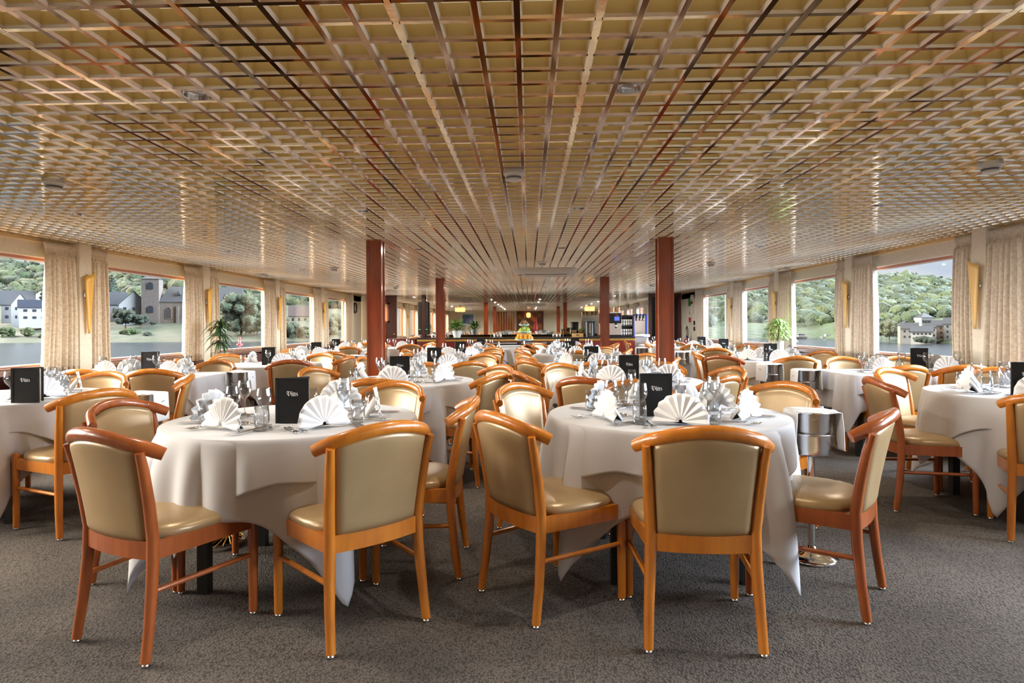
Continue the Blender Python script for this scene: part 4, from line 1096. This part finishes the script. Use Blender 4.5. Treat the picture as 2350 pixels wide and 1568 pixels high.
def terrain(name, mt, b0, b1, nb, wt, ridge, wr, shore):
    """wt: list of forward distances; height climbs from the shore to the ridge line"""
    def fn(u, v):
        b = b0 + (b1 - b0) * u; ws = lerp_tab(shore, b); w = ws + (wr - ws) * v ** 1.3
        zr = zat(lerp_tab(ridge, b), wr, b)
        if w < ws + 40: z = WZ - .4 + 7.6 * ((w - ws) / 40) ** .8
        else: t = (w - ws - 40) / (wr - ws - 40); z = 2.8 + (zr - 2.8) * (t ** 1.15)
        g = geo(b, w)
        z += (noise.noise((g.x * .03, g.y * .03, 3)) * 3.5) * min(1, max(0, (w - ws - 60) / 80))
        z += noise.noise((g.x * .2, g.y * .2, 1)) * .5
        return (g.x, g.y, z)
    mb = MB(); mb.grid(fn, nb, 60); o = mb.obj(name, mt, smooth=True); o['kind'] = 'structure'
    return fn
LR = [(-600, 600), (0, 607), (54, 616), (102, 628), (170, 615), (250, 606), (330, 590), (440, 588), (600, 600), (700, 620), (900, 640), (1100, 680)]
LS = [(-600, 250), (1200, 250)]
RR = [(1250, 690), (1560, 690), (1618, 685), (1700, 668), (1754, 667), (1809, 670), (1911, 663), (1984, 655), (2040, 652), (2081, 655), (2129, 660), (2180, 663), (2309, 668), (2400, 667), (2900, 690), (3400, 700)]
RS = [(1250, 260), (1860, 255), (1994, 205), (2178, 172), (2400, 150), (3400, 130)]
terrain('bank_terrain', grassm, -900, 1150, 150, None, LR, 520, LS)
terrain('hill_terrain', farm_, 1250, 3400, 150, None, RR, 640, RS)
ICO = None
def blob(mb, c, r, sd, mi=0, sq=.85, fine=True):
    global ICO
    if ICO is None:
        import bmesh
        ICO = []
        for k_ in (2, 3):
            b = bmesh.new(); bmesh.ops.create_icosphere(b, subdivisions=k_, radius=1); ICO.append(([v.co.copy() for v in b.verts], [tuple(v.index for v in f.verts) for f in b.faces])); b.free()
    vs = []; IC = ICO[1 if fine else 0]
    for v in IC[0]:
        k = 1 + .34 * noise.noise(v * 1.9 + Vector((sd, sd * .7, 0))) + .34 * noise.noise(v * 5.5 + Vector((0, sd, sd)))
        vs.append((c[0] + v.x * r * k, c[1] + v.y * r * k, c[2] + v.z * r * k * sq))
    mb.add(vs, IC[1], mi)
    rq = random.Random(sd); C_ = Vector(c); s_ = r * (.20 if fine else .26); tv = []; tf = []
    for v in vs[::2]:
        n = (Vector(v) - C_).normalized(); t1 = Vector((rq.uniform(-1, 1), rq.uniform(-1, 1), rq.uniform(-1, 1))); q = len(tv)
        tv += [Vector(v) + t1 * s_, Vector(v) + n * s_ * .9, Vector(v) - t1 * s_ + n * s_ * .3]; tf.append((q, q + 1, q + 2))
    mb.add(tv, tf, mi)
def ground_z(ridge, wr, shore, b, w):
    ws = lerp_tab(shore, b); zr = zat(lerp_tab(ridge, b), wr, b)
    if w < ws + 40: return WZ - .4 + 7.6 * ((w - ws) / 40) ** .8
    return 2.8 + (zr - 2.8) * (((w - ws - 40) / (wr - ws - 40)) ** 1.15)
def forest(name, label, mt, b0, b1, wf0, wr, ridge, shore, n, r0, r1, sd):
    r = random.Random(sd); mb = MB()
    for i in range(n):
        b = r.uniform(b0, b1); ws = lerp_tab(shore, b); w = ws + wf0 + (wr - ws - wf0) * r.random() ** .8
        g = geo(b, w); rad_ = r.uniform(r0, r1) * w / 450
        blob(mb, (g.x, g.y, ground_z(ridge, wr, shore, b, w) + rad_ * .25), rad_, i, r.choice((0, 0, 1, 1, 2)), fine=False)
    o = mb.obj(name, mt, smooth=True); tag(o, label, 'trees', kind='stuff')
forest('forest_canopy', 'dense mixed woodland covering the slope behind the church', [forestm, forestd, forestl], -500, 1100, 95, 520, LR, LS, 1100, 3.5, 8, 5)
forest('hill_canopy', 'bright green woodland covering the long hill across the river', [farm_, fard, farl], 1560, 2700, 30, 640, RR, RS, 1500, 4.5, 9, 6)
def tree(b, w, y0, y1, wpx, mt, label, cat='tree', trunk=True, con=False, sd=1, name='tree', group=None):
    g = geo(b, w); z0, z1 = zat(y0, w, b), zat(y1, w, b); R_ = wpx * w / 1400 / 2; H = z1 - z0
    t = thing(name, label, cat, (g.x, g.y, z0), group=group); mb = MB(); r = random.Random(sd)
    if con:
        for i in range(9): k = i / 8; blob(mb, (0, 0, H * (.12 + .84 * k)), R_ * (1 - .85 * k), sd + i, sq=.6)
    else:
        for i in range(34):
            a = r.uniform(0, 2 * pi); k = r.uniform(.2, .95); rr = R_ * .78 * math.sqrt(r.random()) * (1.15 - abs(k - .5))
            blob(mb, (rr * cos(a), rr * sin(a), H * (k * .86 + (.10 if trunk else 0))), R_ * r.uniform(.20, .36), sd + i)
    mb.obj('crown', mt, t, smooth=True)
    if trunk: MB().tube([(0, 0, -1), (.1, 0, H * .2), (-.1, 0, H * .45)], [R_ * .09, R_ * .07, R_ * .04], 8).obj('trunk', M['stem'], t, smooth=True)
    return t
willow = mat('grey_green_willow', (.042, .058, .028), .9, noise_=(.5, (.060, .078, .042), .4, .6), bump=(2, .9, .6))
darkt = mat('dark_tree', (.012, .022, .012), .9, noise_=(.4, (.022, .034, .016), .4, .6), bump=(1.5, .9, .6))
lightt = mat('light_tree', (.030, .048, .012), .9, noise_=(.4, (.048, .066, .016), .4, .6), bump=(1.5, .9, .6))
olivet = mat('olive_tree', (.042, .050, .020), .9, noise_=(.4, (.058, .064, .026), .4, .6), bump=(1.5, .9, .6))
for i, a in enumerate([(15, 262, 776, 748, 34, lightt, 'low green bush on the bank below the grey-roofed houses', False), (62, 262, 774, 750, 28, lightt, 'rounded bush on the bank below the solar-roof house', False),
    (97, 260, 779, 766, 15, lightt, 'smallest bush at the edge of the bank', False), (288, 280, 748, 711, 52, darkt, 'broad dark bush before the white gabled house', True), (322, 280, 748, 723, 34, darkt, 'dark bush at the foot of the church tower', True),
    (352, 285, 746, 738, 14, darkt, 'small dark shrub against the church wall', False), (112, 285, 742, 700, 22, lightt, 'light green tree beside the solar-roof house', True), (553, 262, 782, 676, 96, willow, 'large grey-green willow on the bank beyond the church', True),
    (590, 262, 780, 690, 50, willow, 'narrower willow next to the large one', True), (512, 285, 760, 705, 40, willow, 'pale willow behind the spiky plant', True), (672, 258, 786, 742, 52, willow, 'willow with a forked trunk before the beige house', True),
    (700, 258, 786, 748, 34, willow, 'low willow at the water by the beige house', True), (762, 262, 786, 722, 56, willow, 'tall willow seen in the last church-side window', True), (300, 268, 770, 756, 40, lightt, 'low bush on the grassy bank below the church', False),
    (340, 264, 777, 762, 26, darkt, 'dark low shrub at the foot of the grassy bank', False), (2040, 196, 776, 737, 62, olivet, 'broad olive tree at the edge of the town', True), (2022, 200, 775, 742, 26, darkt, 'dark tree beside the broad olive tree', True),
    (1995, 204, 780, 760, 22, lightt, 'small green tree at the tip of the shore', True), (2120, 170, 783, 776, 40, darkt, 'low hedge before the white town houses', False)]):
    b, w, y0, y1, wp, mt, lb, tr_ = a; tree(b, w, y0, y1, wp, mt, lb, 'tree' if tr_ else 'bush', tr_, sd=i * 7 + 1, name='tree' if tr_ else 'bush')
tree(105, 310, 715, 622, 26, darkt, 'tall dark conifer above the solar-roof house', con=True, sd=3); tree(258, 330, 690, 630, 34, darkt, 'dark tall tree above the white gabled house', con=True, sd=5)
tree(2068, 185, 745, 728, 9, darkt, 'small pointed conifer behind the olive tree', con=True, sd=8)
wallm = {'white': mat('white_render', (.22, .22, .22), .8), 'beige': mat('beige_render', (.20, .17, .11), .8), 'stone': mat('brown_stone', (.105, .084, .070), .9, noise_=(1.3, (.070, .056, .048), .4, .6), bump=(2, .5, .1)),
         'grey': mat('grey_render', (.12, .12, .12), .8), 'brown': mat('brown_render', (.12, .085, .06), .8)}
roofm = {'slate': mat('slate_roof', (.022, .024, .028), .7, bump=(3, .4, .1)), 'brown': mat('brown_tile_roof', (.045, .026, .022), .7, bump=(3, .4, .1)), 'solar': mat('solar_panel_roof', (.020, .026, .040), .3)}
winm = mat('dark_window', (.012, .014, .018), .2); frm = mat('pale_reveal', (.14, .11, .09), .7)
def house(b, w, wpx, y0, ye, yr, wall, roof, label, gable=False, rot=0, depth=.8, wins=(3, 2), cat='house', name='house', base=3, hip=False):
    g = geo(b, w); k = w / 1400; W_ = wpx * k; z0, ze, zr = zat(y0, w, b), zat(ye, w, b), zat(yr, w, b); D = W_ * depth
    t = thing(name, label, cat, (g.x, g.y + D / 2, z0), -math.atan2(g.x, g.y) + rad(rot)); h = ze - z0; hr = zr - z0
    mb = MB(); mb.box((0, 0, (h - base) / 2), (W_, D, h + base))
    if gable: mb.prism([(-W_ / 2, h), (W_ / 2, h), (0, hr)], -D / 2, D / 2)
    else:
        x = W_ / 2; q = x * (.55 if hip else 1); mb.add([(-x, -D / 2, h), (-x, D / 2, h), (-q, 0, hr), (x, -D / 2, h), (x, D / 2, h), (q, 0, hr)], [(0, 1, 2), (5, 4, 3)])
    mb.obj('wall', wallm[wall], t)
    mb = MB(); e = .04 * W_
    if gable:
        for s in (-1, 1):
            vs = [(s * (W_ / 2 + e), -D / 2 - e, h - e * (hr - h) / (W_ / 2)), (0, -D / 2 - e, hr + .1), (0, D / 2 + e, hr + .1), (s * (W_ / 2 + e), D / 2 + e, h - e * (hr - h) / (W_ / 2))]
            mb.add(vs + [(x, y, z + .35) for x, y, z in vs], [(0, 1, 2, 3), (7, 6, 5, 4), (0, 4, 5, 1), (1, 5, 6, 2), (2, 6, 7, 3), (3, 7, 4, 0)])
    else:
        x = W_ / 2 + e; q = x * (.55 if hip else 1)
        for s in (-1, 1):
            vs = [(-x, s * (D / 2 + e), h - .2), (x, s * (D / 2 + e), h - .2), (q, 0, hr + .1), (-q, 0, hr + .1)]
            mb.add(vs + [(x_, y, z + .35) for x_, y, z in vs], [(0, 1, 2, 3), (7, 6, 5, 4), (0, 4, 5, 1), (1, 5, 6, 2), (2, 6, 7, 3), (3, 7, 4, 0)])
        if hip:
            for s in (-1, 1): mb.add([(s * x, -D / 2 - e, h - .1), (s * x, D / 2 + e, h - .1), (s * q, 0, hr + .3)], [(0, 1, 2)])
    mb.obj('roof', roofm[roof], t)
    nx, nz = wins
    for i in range(nx):
        for j in range(nz):
            x = (i + .5) / nx * W_ * .9 - W_ * .45; z = h * (j + .55) / nz
            MB().box((x, -D / 2 - .03, z), (W_ * .10, .12, h * .36 / nz)).obj('window', winm, t)
    return t, W_, D, h, hr
house(22, 300, 60, 738, 700, 668, 'grey', 'slate', 'large grey-roofed house in the first church-side window', rot=0, wins=(4, 2))
house(36, 288, 34, 738, 700, 674, 'white', 'slate', 'white gabled house next to the grey-roofed one', gable=True, wins=(2, 2))
house(75, 275, 72, 738, 706, 690, 'white', 'solar', 'white house with a solar panel roof', wins=(4, 2), depth=.5)
house(86, 320, 40, 712, 690, 670, 'white', 'slate', 'white gabled house up the slope behind the solar roof', gable=True, rot=20, wins=(1, 1))
house(262, 300, 34, 730, 700, 672, 'white', 'slate', 'dark-roofed house left of the white gabled one'.replace('left of', 'just before'), wins=(2, 1))
house(292, 290, 58, 742, 700, 669, 'white', 'slate', 'white gabled house beside the church tower', gable=True, wins=(3, 2))
house(680, 300, 44, 760, 726, 704, 'beige', 'brown', 'beige house with brown roof behind the willow', wins=(3, 2))
# church
cb = 290; k = cb / 1400; g = geo(345, cb)
ch = thing('church', 'brown stone church with a square tower and long grey roof across the river', 'church', (g.x, g.y, zat(748, cb, 345)), -math.atan2(g.x, g.y) * .55)
tw = 36 * k; th_ = (748 - 640) * k; nl = 175 * k; nh = (748 - 692) * k; rh = (748 - 655) * k
MB().bb(-tw / 2, tw / 2, 0, tw, -3, th_).obj('tower', wallm['stone'], ch)
MB().add([(-tw / 2 - .4, -.4, th_), (tw / 2 + .4, -.4, th_), (tw / 2 + .4, tw + .4, th_), (-tw / 2 - .4, tw + .4, th_), (0, tw / 2, th_ + 2.6)], [(0, 1, 4), (1, 2, 4), (2, 3, 4), (3, 0, 4), (3, 2, 1, 0)]).obj('tower_roof', roofm['slate'], ch)
MB().bb(tw / 2, tw / 2 + nl, .8, 15, -3, nh).obj('nave', wallm['stone'], ch)
x0, x1 = tw / 2 - .3, tw / 2 + nl + .5
MB().add([(x0, .2, nh - .2), (x1, .2, nh - .2), (x1 - 1, 8, rh), (x0 + 3, 8, rh), (x0, 15.8, nh - .2), (x1, 15.8, nh - .2)], [(0, 1, 2, 3), (3, 2, 5, 4), (0, 3, 4), (1, 5, 2)]).obj('nave_roof', roofm['slate'], ch)
def arch(mbx, x, y, z, w, h):
    pts = [(x - w / 2, z), (x + w / 2, z), (x + w / 2, z + h * .7), (x + w * .3, z + h * .9), (x, z + h), (x - w * .3, z + h * .9), (x - w / 2, z + h * .7)]
    mbx.prism(pts, y - .25, y + .1); return mbx
for i in range(8):
    x = tw / 2 + 4.0 + i * 6.2 * .62 * 2
    if x > tw / 2 + nl - 2: break
    arch(MB(), x, .72, nh * .28, 2.9, nh * .52).obj('window_surround', frm, ch); arch(MB(), x, .55, nh * .31, 2.2, nh * .47).obj('arched_window', winm, ch)
    MB().bb(x + 3.3, x + 4.4, -.2, .9, -2, nh * .82).obj('buttress', wallm['stone'], ch)
for i in range(2): arch(MB(), 0, -.02, th_ * (.78 - .5 * i), tw * .36, th_ * .15).obj('tower_window', winm, ch)
for x in (8, 18): MB().prism([(tw / 2 + x - .8, rh * .78), (tw / 2 + x + .8, rh * .78), (tw / 2 + x, rh * .78 + 2.2)], 2.0, 4.5).obj('dormer', roofm['slate'], ch)
# town on the hill side
house(2084, 180, 26, 778, 748, 740, 'beige', 'slate', 'beige gabled town house beside the olive tree', gable=True, wins=(2, 3), rot=15)
house(2096, 176, 34, 780, 755, 744, 'grey', 'slate', 'grey town house below the white tower', wins=(3, 2))
house(2126, 172, 42, 782, 762, 752, 'white', 'slate', 'long white two-storey town house on the waterfront', wins=(5, 2))
house(2140, 178, 26, 776, 752, 745, 'white', 'slate', 'white town house with a hipped roof below the tower', wins=(3, 2), hip=True)
house(2168, 180, 34, 780, 748, 738, 'brown', 'slate', 'brown town house beside the curtain', wins=(3, 3))
house(2196, 176, 34, 780, 744, 732, 'grey', 'slate', 'grey gabled town house hidden behind the curtain', wins=(3, 3))
house(2326, 165, 44, 772, 738, 722, 'white', 'slate', 'white town house below the church spire', wins=(3, 3), gable=True)
house(2362, 160, 50, 775, 735, 715, 'beige', 'slate', 'beige town house past the church spire', wins=(3, 3))
t = thing('town_tower', 'white square medieval tower with a grey pyramid roof', 'tower', (*geo(2128, 190), zat(775, 190, 2128))); k = 190 / 1400
w_ = 25 * k; h_ = (775 - 729) * k; MB().bb(-w_ / 2, w_ / 2, 0, w_, -2, h_).obj('tower_wall', wallm['white'], t)
MB().bb(-w_ * .56, w_ * .56, -w_ * .06, w_ * 1.06, h_ * .86, h_).obj('parapet', wallm['white'], t)
MB().add([(-w_ * .6, -w_ * .1, h_), (w_ * .6, -w_ * .1, h_), (w_ * .6, w_ * 1.1, h_), (-w_ * .6, w_ * 1.1, h_), (0, w_ / 2, h_ + 12 * k)], [(0, 1, 4), (1, 2, 4), (2, 3, 4), (3, 0, 4), (3, 2, 1, 0)]).obj('tower_roof', roofm['slate'], t)
for i in range(4): MB().box(((i - 1.5) * w_ * .24, -.05, h_ * .78), (w_ * .08, .2, h_ * .07)).obj('window', winm, t)
k = 175 / 1400; t = thing('town_church', 'white church tower with a tall dark spire by the last hill-side window', 'church', (*geo(2332, 178), zat(770, 175, 2332)))
w_ = 22 * k; h_ = (770 - 700) * k; MB().bb(-w_ / 2, w_ / 2, 0, w_, -2, h_).obj('tower', wallm['white'], t)
for s_ in (0, 1): MB().prism([(-w_ / 2, h_), (w_ / 2, h_), (0, h_ + 14 * k)], -.1 + s_ * (w_ - .1), .1 + s_ * (w_ - .1) + .1).obj('gable', wallm['white'], t)
MB().lathe([(w_ * .6, h_), (w_ * .30, h_ + 14 * k), (w_ * .14, h_ + 30 * k), (.02, h_ + 48 * k)], 8, c=(0, w_ / 2, 0)).obj('spire', roofm['slate'], t)
for i in (-1, 1): arch(MB(), i * w_ * .18, -.02, h_ * .8, w_ * .2, h_ * .13).obj('belfry_window', winm, t)
# boats, buoy, quay
by = thing('red_buoy', 'small red channel buoy on the river', 'buoy', (*geo(550, 205), WZ)); MB().lathe([(0, -.3), (1.0, -.2), (1.0, .4), (.45, .6), (.25, 1.8), (.4, 1.9), (.4, 2.6), (0, 2.7)], 14).obj('buoy_body', mat('buoy_red', (.30, .02, .02), .4), by, smooth=True, angle=40)
hullm = mat('dark_hull', (.03, .028, .028), .5); whm = mat('boat_white', (.25, .25, .25), .5)
bg_ = thing('river_barge', 'long low dark barge on the river', 'boat', (*geo(1832, 235), WZ), rad(-10)); MB().add([(-4.5, 0, 0), (3, 0, 0), (3, 3, 0), (-4.5, 3, 0), (-4.9, 0, .9), (3.2, 0, .9), (3.2, 3, .9), (-4.9, 3, .9)], [(3, 2, 1, 0), (4, 5, 6, 7), (0, 1, 5, 4), (1, 2, 6, 5), (2, 3, 7, 6), (3, 0, 4, 7)]).obj('hull', hullm, bg_)
MB().bb(.2, 2.4, .5, 2.5, .9, 2.2).obj('wheelhouse', whm, bg_); MB().box((1.3, 1.5, 1.8), (2.3, 2.1, .35)).obj('window', winm, bg_)
wb = thing('white_boat', 'small white motor boat near the far shore', 'boat', (*geo(1902, 245), WZ)); MB().add([(-2.2, 0, 0), (1.8, 0, 0), (1.8, 2, 0), (-2.2, 2, 0), (-2.8, 0, .8), (2, 0, .8), (2, 2, .8), (-2.8, 2, .8)], [(3, 2, 1, 0), (4, 5, 6, 7), (0, 1, 5, 4), (1, 2, 6, 5), (2, 3, 7, 6), (3, 0, 4, 7)]).obj('hull', whm, wb); MB().bb(-1, 1.2, .3, 1.7, .8, 1.7).obj('cabin', whm, wb)
k = 62 / 1400; ms = thing('moored_ship', 'white and blue passenger ship moored outside the last hill-side window', 'ship', (*geo(2380, 62), WZ), rad(-25))
MB().bb(-3.2, 9, 0, 5, 0, 3.6).obj('hull', whm, ms); MB().bb(-2.8, 9, .3, 4.7, 3.6, 3.9).obj('deck', mat('blue_deck', (.01, .04, .10), .5), ms)
MB().bb(-2.6, 9, .5, 4.5, 5.6, 5.9).obj('canopy', mat('blue_canopy', (.02, .06, .14), .6), ms)
for i in range(5): MB().box((-2.4 + i * 1.2, .6, 4.7), (.08, .08, 1.9)).obj('canopy_post', whm, ms)
for i in range(4): MB().box((-2.2 + i * 1.6, -.03, 2.3), (.9, .1, .7)).obj('window', winm, ms)
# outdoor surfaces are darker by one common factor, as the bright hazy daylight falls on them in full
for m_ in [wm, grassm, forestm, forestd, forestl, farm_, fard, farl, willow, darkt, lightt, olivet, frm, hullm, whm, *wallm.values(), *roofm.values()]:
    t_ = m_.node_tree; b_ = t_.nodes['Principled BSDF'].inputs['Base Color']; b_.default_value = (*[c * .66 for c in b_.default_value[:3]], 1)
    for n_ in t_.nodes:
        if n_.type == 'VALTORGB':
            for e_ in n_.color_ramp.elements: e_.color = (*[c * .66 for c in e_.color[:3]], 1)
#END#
